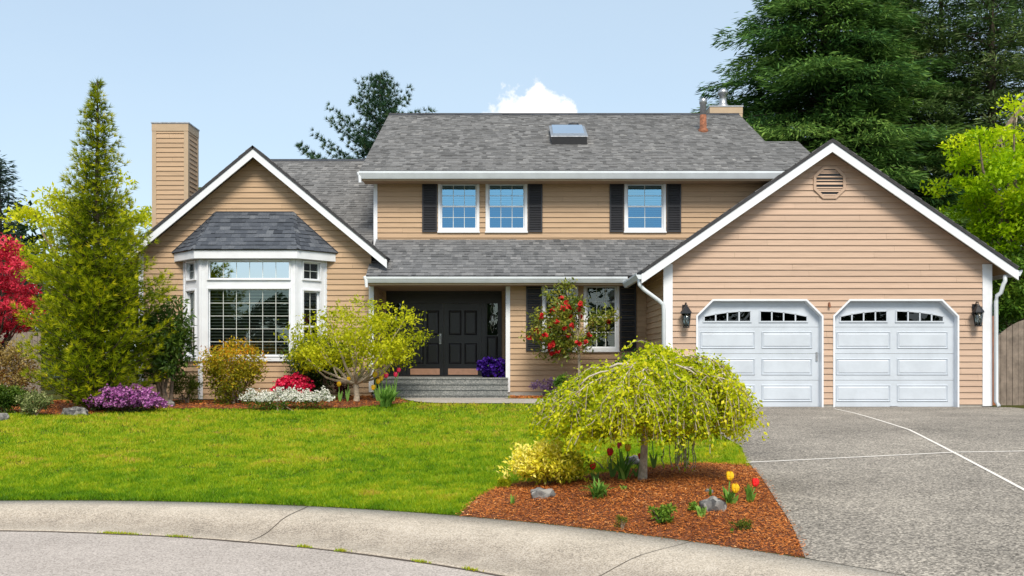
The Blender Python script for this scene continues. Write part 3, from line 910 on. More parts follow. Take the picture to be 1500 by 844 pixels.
# ---------------------------------------------------------------- garage doors
for gi, (a, b) in enumerate(GAP):
    x0, x1, zt, zb = PX(a, YG), PX(b, YG), PZ(GTOP, YG), PZ(GBOT, YG)
    c = GCH / F * YG
    ring = lambda e, y: [(x0 - e, y, zb), (x0 - e, y, zt - c + e * .41), (x0 + c - e * .41, y, zt + e), (x1 - c + e * .41, y, zt + e), (x1 + e, y, zt - c + e * .41), (x1 + e, y, zb)]
    mb = MB()
    o_f, o_b, i_f, i_b = ring(.03, YG - .035), ring(.03, YG + .02), ring(-.005, YG - .035), ring(-.02, YG + .16)
    for k in range(5):
        mb.poly([o_f[k], o_f[k + 1], i_f[k + 1], i_f[k]]); mb.poly([o_f[k], o_f[k + 1], o_b[k + 1], o_b[k]]); mb.poly([i_f[k], i_f[k + 1], i_b[k + 1], i_b[k]])
    gf = mb.build('door_trim', M['white'], house)
    YDoor = YG + .11
    fr = frf(YDoor)
    mb = MB()
    z_lo = zb + .03; H = (zt + .01 - z_lo)
    # four sections
    for k in range(4):
        s0, s1 = z_lo + H * k / 4 + .003, z_lo + H * (k + 1) / 4 - .003
        mb.fbox(fr, x0 - .02, x1 + .02, s0, s1, -.04, 0)
        if k < 3:
            mids = [((x0 + .07), (x0 + x1) / 2 - .065), ((x0 + x1) / 2 + .065, x1 - .16 if gi == 0 else x1 - .14)]
            for m0, m1 in mids:
                panel_ring(mb, fr, m0, m1, s0 + .10, s1 - .09, .001, .018, .016, .034, .0)
    mb.fbox(fr, x0 - .02, x1 + .02, zb - .01, z_lo + .004, -.045, -.01)
    # arched glazing frames
    gw = []
    for side, (m0, m1) in enumerate(((PX(a + 11, YG), PX(a + 80, YG)), (PX(a + 93.5, YG), PX(a + 163, YG)))):
        zl_, zlow, zhi = PZ(470, YG), PZ(464, YG), PZ(456, YG)
        arch = lambda u: zlow + (zhi - zlow) * (1 - ((u - m1) / (m1 - m0) if side == 0 else (m0 - u) / (m1 - m0)) ** 2)
        n = 4
        mb.fbox(fr, m0 - .02, m1 + .02, zl_ - .03, zl_, .0, .02)
        panes = MB()
        for i in range(n):
            u0 = m0 + (m1 - m0) * i / n; u1 = m0 + (m1 - m0) * (i + 1) / n
            g = .014
            pts = [fr(u0 + g, zl_, .006), fr(u1 - g, zl_, .006), fr(u1 - g, arch(u1 - g), .006), fr((u0 + u1) / 2, arch((u0 + u1) / 2), .006), fr(u0 + g, arch(u0 + g), .006)]
            panes.poly(pts)
            for uu in ((u0,) if i else (u0, )) + ((u1,) if i == n - 1 else ()):
                mb.fbox(fr, uu - g, uu + g, zl_, arch(uu) + .01, .0, .02)
            mb.hexa([fr(u0, arch(u0), 0), fr(u1, arch(u1), 0), fr(u1, arch(u1), .02), fr(u0, arch(u0), .02), fr(u0, arch(u0) + .03, 0), fr(u1, arch(u1) + .03, 0), fr(u1, arch(u1) + .03, .02), fr(u0, arch(u0) + .03, .02)])
        gw.append(panes)
    gd = mb.build('garage_door', M['garage_white'], house)
    for p in gw: p.build('door_window', M['dark_glass'], gd)
    if gi == 0:
        mb = MB(); u = x1 - .07; mb.fbox(fr, u - .018, u + .018, PZ(529, YG), PZ(516, YG), .0, .022); mb.build('keypad', M['steel'], gd)
    else:
        mb = MB(); u = (x0 + x1) / 2; mb.fbox(fr, u - .07, u + .07, zb + .02, zb + .05, .0, .03); mb.build('handle', M['steel'], gd)
mb = MB(); xsn = PX(1214, YG); zsn = PZ(447, YG)
mb.tube([(xsn, YG, zsn), (xsn, YG - .05, zsn - .01)], .025, 8); mb.tube([(xsn, YG - .03, zsn + .05), (xsn, YG - .07, zsn - .05)], .02, 8)
mb.build('sensor', M['rust'], house)

# gable vent
mb = MB(); cxv, czv, rv = PX(1214.5, YG), PZ(268, YG), 25.5 / F * YG
octo = lambda r, y: [(cxv + r * math.cos(math.pi / 8 + k * math.pi / 4), y, czv + r * math.sin(math.pi / 8 + k * math.pi / 4)) for k in range(8)]
A, B, Cc, D = octo(rv, YG - .045), octo(rv - .06, YG - .045), octo(rv, YG + .01), octo(rv - .06, YG + .02)
for k in range(8):
    j = (k + 1) % 8
    mb.poly([A[k], A[j], B[j], B[k]]); mb.poly([A[k], A[j], Cc[j], Cc[k]]); mb.poly([B[k], B[j], D[j], D[k]])
vent = mb.build('gable_vent', M['siding_garage'], house)
mb = MB(); rr = (rv - .06) * math.cos(math.pi / 8)
z = -rr + .01
while z < rr - .03:
    lim = lambda h: min(rr, (rv - .06) * math.cos(math.pi / 8) * 1.0 + 0) if abs(h) < rr * math.tan(math.pi / 8) else rr * (1 + math.tan(math.pi / 8)) - abs(h)
    a0, a1 = lim(z), lim(z + .045)
    mb.poly([(cxv - a0, YG - .040, czv + z), (cxv + a0, YG - .040, czv + z), (cxv + a1, YG - .015, czv + z + .034), (cxv - a1, YG - .015, czv + z + .034)])
    z += .075
mb.build('louvre', M['siding_garage'], vent)
mb = MB(); mb.poly(octo(rv - .05, YG - .019)); mb.build('vent_screen', M['black'], vent)


# ---------------------------------------------------------------- chimneys, skylight, vent pipe
def boxed_chimney(x0, x1, y0, y1, z0, z1, nm):
    mb = MB()
    lap(mb, rect(x0, x1, z0, z1 - .02), [], front(y0))
    lap(mb, rect(y0, y1, z0, z1 - .02), [], lambda u, d, z: (x1 + d, u, z))
    lap(mb, rect(y0, y1, z0, z1 - .02), [], lambda u, d, z: (x0 - d, u, z))
    mb.poly([(x0, y1, z0), (x1, y1, z0), (x1, y1, z1), (x0, y1, z1)])
    ch = mb.build(nm, M['siding'], house)
    mb = MB(); w = .085; e = .028
    for xx in (x0, x1):
        for yy in (y0, y1):
            mb.box(xx - (e if xx == x0 else w), xx + (w if xx == x0 else e), yy - (e if yy == y0 else w), yy + (w if yy == y0 else e), z0, z1 - .205)
    mb.box(x0 - .034, x1 + .034, y0 - .034, y1 + .034, z1 - .20, z1)
    mb.build('corner_trim', M['beige_trim'], ch)
    mb = MB(); mb.box(x0 - .05, x1 + .05, y0 - .05, y1 + .05, z1 + .002, z1 + .035); mb.build('chimney_cap', M['steel'], ch)
    return ch


c1 = boxed_chimney(PX(224, 26), PX(274, 26), 26.03, 26.85, 0.5, PZ(181, 26), 'chimney')
c1['label'] = 'tall tan sided chimney beside the left gable'
c2 = boxed_chimney(PX(1041, 29.3), PX(1086, 29.3), 29.3, 30.1, 7.5, PZ(157, 29.3), 'chimney')
c2['label'] = 'short tan chimney box behind the upper ridge'
mb = MB()
cxx = PX(1059, 29.6)
mb.lathe((cxx, 29.6, PZ(155, 29.3)), [(.22, 0), (.17, .08), (.12, .14), (.11, .40), (.16, .42), (.16, .52), (.05, .60)])
mb.build('flue', M['steel'], c2, True)
Yv = 26.86; zv = EM[2] + PM * (Yv - 23.25); xv = PX(1030, Yv)
mb = MB(); mb.lathe((xv, Yv, zv - .1), [(.16, 0), (.13, .16), (.095, .18), (.09, .55)]); vp_ = mb.build('vent_pipe', M['rust'], house, True)
mb = MB(); mb.lathe((xv, Yv, zv + .45), [(.09, 0), (.085, .30), (.105, .31), (.105, .44), (.02, .47)]); mb.build('vent_cap', M['steel'], vp_, True)
Ys0, Ys1 = 25.47, 26.72
xs0, xs1 = PX(808, Ys0), PX(860, Ys0)
zz = lambda Y, h: EM[2] + PM * (Y - 23.25) + h
mb = MB()
mb.hexa([(xs0, Ys0, zz(Ys0, -.02)), (xs1, Ys0, zz(Ys0, -.02)), (xs1, Ys1, zz(Ys1, -.02)), (xs0, Ys1, zz(Ys1, -.02)), (xs0, Ys0 - .02, zz(Ys0, .2)), (xs1, Ys0 - .02, zz(Ys0, .2)), (xs1, Ys1, zz(Ys1, .16)), (xs0, Ys1, zz(Ys1, .16))])
sk = mb.build('skylight', M['black'], house)
mb = MB(); mb.hexa([(xs0 - .02, Ys0 - .04, zz(Ys0, .205)), (xs1 + .02, Ys0 - .04, zz(Ys0, .205)), (xs1 + .02, Ys1 + .02, zz(Ys1, .165)), (xs0 - .02, Ys1 + .02, zz(Ys1, .165)), (xs0 - .02, Ys0 - .04, zz(Ys0, .235)), (xs1 + .02, Ys0 - .04, zz(Ys0, .235)), (xs1 + .02, Ys1 + .02, zz(Ys1, .195)), (xs0 - .02, Ys1 + .02, zz(Ys1, .195))])
mb.build('skylight_frame', M['steel'], sk)
mb = MB(); mb.poly([(xs0 + .05, Ys0 + .03, zz(Ys0, .255)), (xs1 - .05, Ys0 + .03, zz(Ys0, .255)), (xs1 - .05, Ys1 - .05, zz(Ys1, .205)), (xs0 + .05, Ys1 - .05, zz(Ys1, .205))])
mb.build('pane', M['glass_skylight'], sk)
mb = MB(); xk = PX(840, 26.95); mb.lathe((xk, 26.95, zz(26.95, -.02)), [(.12, 0), (.12, .12), (.17, .13), (.15, .2), (.02, .24)], 12); mb.build('roof_vent', M['black'], house)


# ---------------------------------------------------------------- wall lanterns
def lantern(px, py0, py1, lab):
    x = PX(px, YG); z0, z1 = PZ(py1, YG), PZ(py0, YG); H = z1 - z0
    r = empty('wall_lantern', (x, YG - .02, z0), lab, 'wall lantern', 'black wall lanterns by the garage doors')
    y = YG - .17
    mb = MB(); mb.box(x - .055, x + .055, YG - .045, YG - .018, z0 + H * .45, z0 + H * .9)
    mb.tube([(x, YG - .04, z0 + H * .8), (x, YG - .10, z0 + H * .97), (x, y, z0 + H * .95), (x, y, z0 + H * .84)], .014, 7)
    mb.build('bracket', M['black'], r)
    mb = MB(); mb.lathe((x, y, z0 + H * .54), [(.125, 0), (.118, .03), (.06, H * .22), (.035, H * .28), (.02, H * .34)], 8); mb.build('lantern_roof', M['black'], r)
    mb = MB()
    for k in range(6):
        t = k * math.pi / 3 + .26
        mb.tube([(x + .062 * math.cos(t), y + .062 * math.sin(t), z0), (x + .10 * math.cos(t), y + .10 * math.sin(t), z0 + H * .55)], .008, 5)
    mb.lathe((x, y, z0 - .012), [(.06, 0), (.072, .012), (.072, .022), (.01, .024)], 12)
    mb.build('cage', M['black'], r)
    mb = MB(); mb.lathe((x, y, z0 + .02), [(.05, 0), (.085, H * .5)], 12); mb.build('glass_shade', M['glass'], r, True)
    mb = MB(); mb.lathe((x, y, z0 + .02), [(.016, 0), (.016, .1), (.012, .14)], 8); mb.build('candle', M['white'], r)


lantern(1003, 443, 480, 'black wall lantern on tan siding beside the white corner board near the porch')
lantern(1427, 442, 478, 'black wall lantern at the garage corner nearest the wooden gate')
# ================================================================== GROUND
def structure(o): o['kind'] = 'structure'; return o


def pts_in_poly(x, y, poly):
    x = np.asarray(x); y = np.asarray(y)
    c = np.zeros(x.shape, bool); n = len(poly)
    for i in range(n):
        x0, y0 = poly[i]; x1, y1 = poly[(i + 1) % n]
        if y0 == y1: continue
        k = ((y0 > y) != (y1 > y)) & (x < (x1 - x0) * (y - y0) / (y1 - y0) + x0)
        c ^= k
    return c


def smooth_poly(p, per=6):
    """closed Catmull-Rom through the given plan points"""
    n = len(p); out = []
    for i in range(n):
        p0, p1, p2, p3 = (np.array(p[(i + k) % n]) for k in (-1, 0, 1, 2))
        for t in np.linspace(0, 1, per, endpoint=False):
            out.append(tuple(0.5 * ((2 * p1) + (-p0 + p2) * t + (2 * p0 - 5 * p1 + 4 * p2 - p3) * t * t + (-p0 + 3 * p1 - 3 * p2 + p3) * t ** 3)))
    return out


def patch(name, poly, step, zf, mat):
    """terrain-following sheet with an exact outline"""
    P = []
    for i in range(len(poly)):
        a, b = np.array(poly[i]), np.array(poly[(i + 1) % len(poly)])
        k = max(1, int(np.hypot(*(b - a)) / step))
        for t in range(k): P.append(tuple(a + (b - a) * t / k))
    nb = len(P)
    xs = [p[0] for p in P]; ys = [p[1] for p in P]
    gx, gy = np.meshgrid(np.arange(min(xs), max(xs), step), np.arange(min(ys), max(ys), step))
    gx = gx.ravel() + 0.013; gy = gy.ravel() + 0.017
    ins = pts_in_poly(gx, gy, P)
    allp = [Vector(p) for p in P] + [Vector((a, b)) for a, b in zip(gx[ins], gy[ins])]
    r = delaunay_2d_cdt(allp, [(i, (i + 1) % nb) for i in range(nb)], [], 1, 1e-5)
    vx = np.array([v.x for v in r[0]]); vy = np.array([v.y for v in r[0]])
    z = zf(vx, vy)
    me = bpy.data.meshes.new(name)
    me.from_pydata(list(zip(vx.tolist(), vy.tolist(), z.tolist())), [], r[2])
    me.materials.append(mat)
    me.polygons.foreach_set('use_smooth', [True] * len(me.polygons))
    o = bpy.data.objects.new(name, me); COL.objects.link(o)
    return o


def ring_pt(c, r, t): return (c[0] + r * math.sin(t), c[1] + r * math.cos(t))    # t = bearing from +Y


GAPA = (math.radians(160), math.radians(200))               # the street leaves the bulb behind the camera
ANG = [t for t in np.linspace(GAPA[1] - 2 * math.pi, GAPA[0], 361)]
# kerb strip
prof = [(-.002, -.05), (0.0, 0.004), (.06, .006), (.16, .012), (.26, .030), (.36, .065), (.46, .098), (.56, .117), (.70, .126), (1.0, .132), (1.002, .02)]
rows = []
for t in ANG:
    a, b = np.array(ring_pt(CS, RS, t)), np.array(ring_pt(CE, RE, t))
    rows.append([(*(a + (b - a) * s), z) for s, z in prof])
mb = MB()
for i in range(len(rows) - 1):
    for j in range(len(prof) - 1):
        mb.poly([rows[i][j], rows[i][j + 1], rows[i + 1][j + 1], rows[i + 1][j]])
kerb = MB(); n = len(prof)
kerb.v = [p for r in rows for p in r]; kerb.t = [0, .5, .6, .9, 1.0, .8, .35, .12, 0, 0, 0] * len(rows)  # tone: strength of the painted shade across the kerb profile
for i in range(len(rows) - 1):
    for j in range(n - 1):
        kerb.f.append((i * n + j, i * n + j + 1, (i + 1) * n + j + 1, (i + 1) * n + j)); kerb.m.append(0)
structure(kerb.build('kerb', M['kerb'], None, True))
# road
pl = [ring_pt(CS, RS - .016, t) for t in ANG] + [(CS[0] + 2.9, -60), (CS[0] - 2.9, -60)]
structure(patch('road', pl, 1.5, lambda x, y: 0.0 * x, M['road']))
# the open seam between the road and the kerb, with dirt in it
seam = MB()
for a, b in zip(ANG[:-1], ANG[1:]):
    w = lambda t: .010 + .006 * math.sin(t * 37) + .004 * math.sin(t * 91)
    seam.poly([(*ring_pt(CS, RS - .018 - w(a), a), .004), (*ring_pt(CS, RS + .001, a), .006), (*ring_pt(CS, RS + .001, b), .006), (*ring_pt(CS, RS - .018 - w(b), b), .004)])
structure(seam.build('road_seam', M['crack']))


def kerb_joint(t0, bend):
    """sawn joint across the kerb strip"""
    L = []
    for k in range(len(prof) - 2):
        for q in np.linspace(0, 1, 4, endpoint=False):
            s = prof[k + 1][0] + (prof[k + 2][0] - prof[k + 1][0]) * q if k + 2 < len(prof) - 0 else 1
            z = prof[k + 1][1] + (prof[k + 2][1] - prof[k + 1][1]) * q
            if s > 1: continue
            t = t0 + bend * s
            a, b = np.array(ring_pt(CS, RS, t)), np.array(ring_pt(CE, RE, t))
            p = a + (b - a) * s
            L.append((p[0], p[1], z + .005))
    m = MB()
    for p, q in zip(L[:-1], L[1:]):
        m.poly([(p[0] - .0045, p[1], p[2]), (p[0] + .0045, p[1], p[2]), (q[0] + .0045, q[1], q[2]), (q[0] - .0045, q[1], q[2])])
    return m


for px, py, px2, py2 in ((372, 792, 446, 744), (888, 845, 1003, 797)):
    p = np.array(((px - CX) / F * EYE * F / (py - HZ), EYE * F / (py - HZ)))
    q = np.array(((px2 - CX) / F * (EYE - .13) * F / (py2 - HZ), (EYE - .13) * F / (py2 - HZ)))
    t0 = math.atan2(p[0] - CS[0], p[1] - CS[1]); t1 = math.atan2(q[0] - CE[0], q[1] - CE[1])
    structure(kerb_joint(t0, t1 - t0).build('kerb_joint', M['crack']))

# lawn sheet: rings outside the kerb
RHO = np.concatenate([np.linspace(0, 13, 66), np.linspace(13.6, 60, 40)])
AL = np.array(ANG)
A2, R2 = np.meshgrid(AL, RHO)
lx = CE[0] + (RE + .0 + R2) * np.sin(A2); ly = CE[1] + (RE + R2) * np.cos(A2)
lz = gz(lx, ly)
nA, nR = len(AL), len(RHO)
me = bpy.data.meshes.new('lawn')
idx = np.arange(nA * nR).reshape(nR, nA)
fc = np.stack([idx[:-1, :-1], idx[:-1, 1:], idx[1:, 1:], idx[1:, :-1]], -1).reshape(-1, 4)
me.from_pydata(np.stack([lx, ly, lz], -1).reshape(-1, 3).tolist(), [], fc.tolist())
me.polygons.foreach_set('use_smooth', [True] * len(me.polygons))


def lawn_material():
    m, nt, out = new_mat('short lawn')
    b = nd(nt, 'ShaderNodeBsdfPrincipled', Roughness=0.9); b.inputs['Specular IOR Level'].default_value = 0.15
    g = nd(nt, 'ShaderNodeNewGeometry')
    n1 = nd(nt, 'ShaderNodeTexNoise', Scale=0.55, Detail=6.0, Roughness=0.62)
    n2 = nd(nt, 'ShaderNodeTexNoise', Scale=40.0, Detail=4.0, Roughness=0.7)
    for q in (n1, n2): nt.links.new(g.outputs['Position'], q.inputs['Vector'])
    a = nd(nt, 'ShaderNodeMath', operation='MULTIPLY_ADD'); a.inputs[1].default_value = .5
    nt.links.new(n2.outputs['Fac'], a.inputs[0]); nt.links.new(n1.outputs['Fac'], a.inputs[2])
    r = ramp(nt, [(.4, (.020, .034, .005)), (.75, (.050, .062, .010)), (1.0, (.11, .09, .02))])
    nt.links.new(a.outputs[0], r.inputs['Fac']); nt.links.new(r.outputs['Color'], b.inputs['Base Color'])
    bp = nd(nt, 'ShaderNodeBump', Strength=.8, Distance=.03)
    nt.links.new(n2.outputs['Fac'], bp.inputs['Height']); nt.links.new(bp.outputs['Normal'], b.inputs['Normal'])
    nt.links.new(b.outputs[0], out.inputs['Surface'])
    return m


M['lawn'] = lawn_material()
me.materials.append(M['lawn'])
lo = bpy.data.objects.new('lawn', me); COL.objects.link(lo); structure(lo)
mb = MB(); mb.poly([(-400, -400, -.12), (400, -400, -.12), (400, 500, -.12), (-400, 500, -.12)])
structure(mb.build('ground', M['lawn']))

def wp(px, py): return ground_at(px, py)[:2]
# mulch beds
isl_px = [(669, 757), (700, 731), (745, 712), (800, 706), (860, 699), (930, 690), (1000, 681), (1080, 683), (1104, 690), (1121, 712), (1140, 742), (1163, 778), (1188, 815)]
isl = [wp(*p) for p in isl_px]
for i_ in (0, -1): isl[i_] = ring_pt(CE, RE + .01, math.atan2(isl[i_][0] - CE[0], isl[i_][1] - CE[1]))
t_a = math.atan2(isl[-1][0] - CE[0], isl[-1][1] - CE[1]); t_b = math.atan2(isl[0][0] - CE[0], isl[0][1] - CE[1])
isl = [isl[0]] + smooth_poly(isl, 4)[4:-5 - 4 + 1] + [isl[-1]] + [ring_pt(CE, RE + .01, t) for t in np.linspace(t_a, t_b, 14)[1:-1]]
houseb = [(-11.5, 18.4), (-9.6, 18.7)] + [wp(*p) for p in [(105, 610), (170, 605), (240, 600), (340, 600), (430, 601), (520, 598), (600, 591)]] + [(-2.55, 21.3), (-2.95, 22.2), (-3.2, 22.7), (-9.0, 22.7), (-11.5, 22.0)]
portb = [(-.05, 21.1), (.9, 20.95), (1.7, 20.5), (3.1, 19.3), (3.12, 22.58), (-.05, 22.58)]
beds = [isl, houseb, portb]
# driveway
tail = isl[:-12]; corner = np.array(wp(1104, 690))
ci = int(np.argmin([np.hypot(*(np.array(q) - corner)) for q in tail]))
dl = list(reversed(tail[ci:])) + [wp(1093, 676), wp(1086, 657)] + [(3.12, 15), (3.16, 17.5), (3.14, 20.14)]
arc = [ring_pt(CE, RE + .004, t) for t in np.linspace(math.radians(88), math.atan2(dl[0][0] - CE[0], dl[0][1] - CE[1]) + .012, 26)]
drive = dl + [(9.95, 20.14), (10.25, 19.9), (10.3, 16), (10.6, 10), (9.5, 4)] + arc
ZD = lambda x, y: gz(x, y) + .022 * sm((np.hypot(x - CE[0], y - CE[1]) - RE) / .3) + .004
structure(patch('driveway', drive, .4, ZD, M['aggregate']))


def drive_joint(px_pts, w):
    P = [Vector(ground_at(*p)) for p in px_pts]; m = MB()
    L = []
    for a, b in zip(P[:-1], P[1:]):
        k = max(2, int((b - a).length / .2))
        L += [a.lerp(b, i / k) for i in range(k)]
    L.append(P[-1])
    for a, b in zip(L[:-1], L[1:]):
        d = (b - a); s = Vector((-d.y, d.x, 0)).normalized() * w
        f = lambda p: (p.x, p.y, float(ZD(p.x, p.y)) + .005)
        m.poly([f(a - s), f(b - s), f(b + s), f(a + s)])
    structure(m.build('driveway_joint', M['joint']))


drive_joint([(1093, 681), (1300, 671), (1400, 666), (1640, 662)], .024)
drive_joint([(1222, 601), (1332, 632.5), (1600, 776)], .02)

# front walk
walk = [(PX(600, 21.3), 21.4), (PX(600, 21.3), 20.7), (-1.6, 20.15), (0.4, 19.75), (1.6, 19.0), (3.1, 17.2), (3.12, 18.8), (2.2, 20.0), (1.0, 20.75), (-.15, 20.95), (-.1, 21.4)]
walk_s = smooth_poly(walk, 4)
structure(patch('path', walk_s, .3, lambda x, y: gz(x, y) + .025, M['walk']))

mul_z = lambda x, y: gz(x, y) + .022 * sm((np.hypot(x - CE[0], y - CE[1]) - RE + .03) / .2) - .004
for b in beds: structure(patch('mulch_bed', b, .25, mul_z, M['soil']))

rng = np.random.default_rng(11)


def rand_unit(n):
    v = rng.normal(size=(n, 3)); return v / np.linalg.norm(v, axis=1, keepdims=True)


def norm(v): return v / np.maximum(np.linalg.norm(v, axis=-1, keepdims=True), 1e-9)


# bark chips
def chips(poly, dens, smin, smax):
    xs = [p[0] for p in poly]; ys = [p[1] for p in poly]
    n = int(dens * (max(xs) - min(xs)) * (max(ys) - min(ys)))
    x = rng.uniform(min(xs) - .03, max(xs) + .03, n); y = rng.uniform(min(ys) - .03, max(ys) + .03, n)
    jx = x + rng.normal(0, .03, n); jy = y + rng.normal(0, .03, n)
    k = pts_in_poly(jx, jy, poly); return x[k], y[k]


V, T = [], []
for b, dens, s0, s1 in ((isl, 7500, .009, .030), (houseb, 650, .02, .06), (portb, 800, .02, .06)):
    x, y = chips(b, dens, s0, s1); n = len(x)
    c = np.stack([x, y, mul_z(x, y) + rng.uniform(.002, .022, n)], -1)
    th = rng.uniform(0, 2 * np.pi, n)
    a = np.stack([np.cos(th), np.sin(th), rng.normal(0, .28, n)], -1); a = norm(a) * (rng.uniform(s0, s1, n) * .5)[:, None]
    w = np.stack([-np.sin(th), np.cos(th), rng.normal(0, .4, n)], -1); w = norm(w) * (rng.uniform(.15, .35, n) * np.linalg.norm(a, axis=1))[:, None]
    V.append(np.stack([c - a - w * .6, c + a - w, c + a * .8 + w, c - a + w], 1)); T.append(np.clip(rng.beta(2, 2.6, n) + .12 * np.sin(x * 3.1) * np.cos(y * 2.3), 0, 1))
np_mesh('mulch', np.concatenate(V), 4, np.concatenate(T), M['mulch'])['kind'] = 'stuff'

# grass blades
M['grass'] = leaf_mat('grass blades', [(0, (.058, .16, .005)), (.35, (.148, .315, .008)), (.62, (.325, .47, .012)), (.85, (.55, .56, .025)), (1, (.54, .38, .08))], .45, .012)


def vnoise(x, y, s, seed):
    """smooth value noise"""
    r = np.random.default_rng(seed); G = r.uniform(0, 1, (64, 64))
    u = x * s + 700; v = y * s + 700
    i = np.floor(u).astype(int); j = np.floor(v).astype(int); f = u - i; g = v - j
    f = f * f * (3 - 2 * f); g = g * g * (3 - 2 * g)
    q = lambda a, b: G[a % 64, b % 64]
    return (q(i, j) * (1 - f) + q(i + 1, j) * f) * (1 - g) + (q(i, j + 1) * (1 - f) + q(i + 1, j + 1) * f) * g


def grass(n):
    # more blades where the lawn is near
    Y = 1 / rng.uniform(1 / 23.0, 1 / 8.2, n); px = rng.uniform(-420, 1200, n)
    X = (px - CX) / F * Y
    rho = np.hypot(X - CE[0], Y - CE[1]) - RE
    edge_wobble = .015 + .02 * vnoise(X, Y, 9.0, 9)
    k = (rho > edge_wobble) & (rho < 14) & (X < 3.25)
    for b in beds + [drive, walk_s]: k &= ~pts_in_poly(X, Y, b)
    k &= ~((Y > 22.4) & (X > -8.7))
    worn = vnoise(X, Y, 3.2, 41) * .5 + vnoise(X, Y * 1.6, 8.0, 42) * .5
    k &= ~((worn > .66) & (rng.uniform(0, 1, n) < .55) & (rho > 1.5))
    k &= rng.uniform(0, 1, n) < .40 + .75 * vnoise(X, Y, 6.0, 31) * (.5 + vnoise(X * 1, Y * .8, 15.0, 33))
    X, Y, rho = X[k], Y[k], rho[k]; m = len(X)
    tuft = vnoise(X, Y, 6.0, 31) * .6 + .4 * vnoise(X, Y, 15.0, 33)
    hgt = rng.uniform(.024, .052, m) * (.55 + .45 * vnoise(X, Y, 2.2, 3) + .75 * tuft ** 1.5) * (1 + .25 * (Y / 12 - 1))
    wid = rng.uniform(.0035, .0065, m) * (Y / 9.5)
    th = rng.uniform(0, 2 * np.pi, m)
    base = np.stack([X, Y, gz(X, Y) - .004], -1)
    side = np.stack([np.cos(th), np.sin(th), 0 * th], -1) * wid[:, None]
    lean = np.stack([rng.normal(0, .55, m), rng.normal(0, .55, m), np.ones(m)], -1) * hgt[:, None]
    tone = .31 + .26 * vnoise(X, Y, .7, 1) + .14 * vnoise(X * 1, Y * 1, 2.6, 2) + .10 * vnoise(X, Y, 14, 4) + .52 * (tuft - .5) + rng.normal(0, .11, m)
    dry = vnoise(X, Y, .55, 21) * vnoise(X, Y * 1.0, 4.0, 22)
    worn = vnoise(X, Y, 3.2, 41) * .5 + vnoise(X, Y * 1.6, 8.0, 42) * .5
    tone += 1.0 * np.clip(worn - .60, 0, 1)
    tone += .5 * np.clip(dry - .38, 0, 1) * sm((rho - 1.2) / 1.5)
    tone -= .20 * (1 - sm((rho - .1) / .7))
    return np.stack([base - side, base + side, base + lean], 1), tone


V, T = grass(1150000)
np_mesh('grass', V, 3, T, M['grass'])['kind'] = 'stuff'
# moss in the road seam
xs_, ys_ = [], []
for px, w in ((163, 6), (186, 12), (262, 8), (445, 7), (500, 4), (617, 6), (690, 5)):
    for _ in range(110):
        q = px + rng.normal(0, w)
        t = (q - CX)
        # bearing on the seam for that column
        Y = 9.0
        for _i in range(8): Y = CS[1] + math.sqrt(max(0.1, RS ** 2 - (t / F * Y - CS[0]) ** 2))
        xs_.append(t / F * Y); ys_.append(Y + rng.normal(0, .012))
x, y = np.array(xs_), np.array(ys_); n = len(x)
base = np.stack([x, y, 0 * x + .003], -1); side = rand_unit(n) * .006; up = np.stack([rng.normal(0, .01, n), rng.normal(0, .01, n), rng.uniform(.01, .03, n)], -1)
np_mesh('moss', np.stack([base - side, base + side, base + up], 1), 3, rng.uniform(.5, 1, n), M['grass'])['kind'] = 'stuff'
# ================================================================== PLANTS
def lm(name, *c, trans=.35, gloss=.012):
    return leaf_mat(name, [(i / (len(c) - 1), q) for i, q in enumerate(c)], trans, gloss)


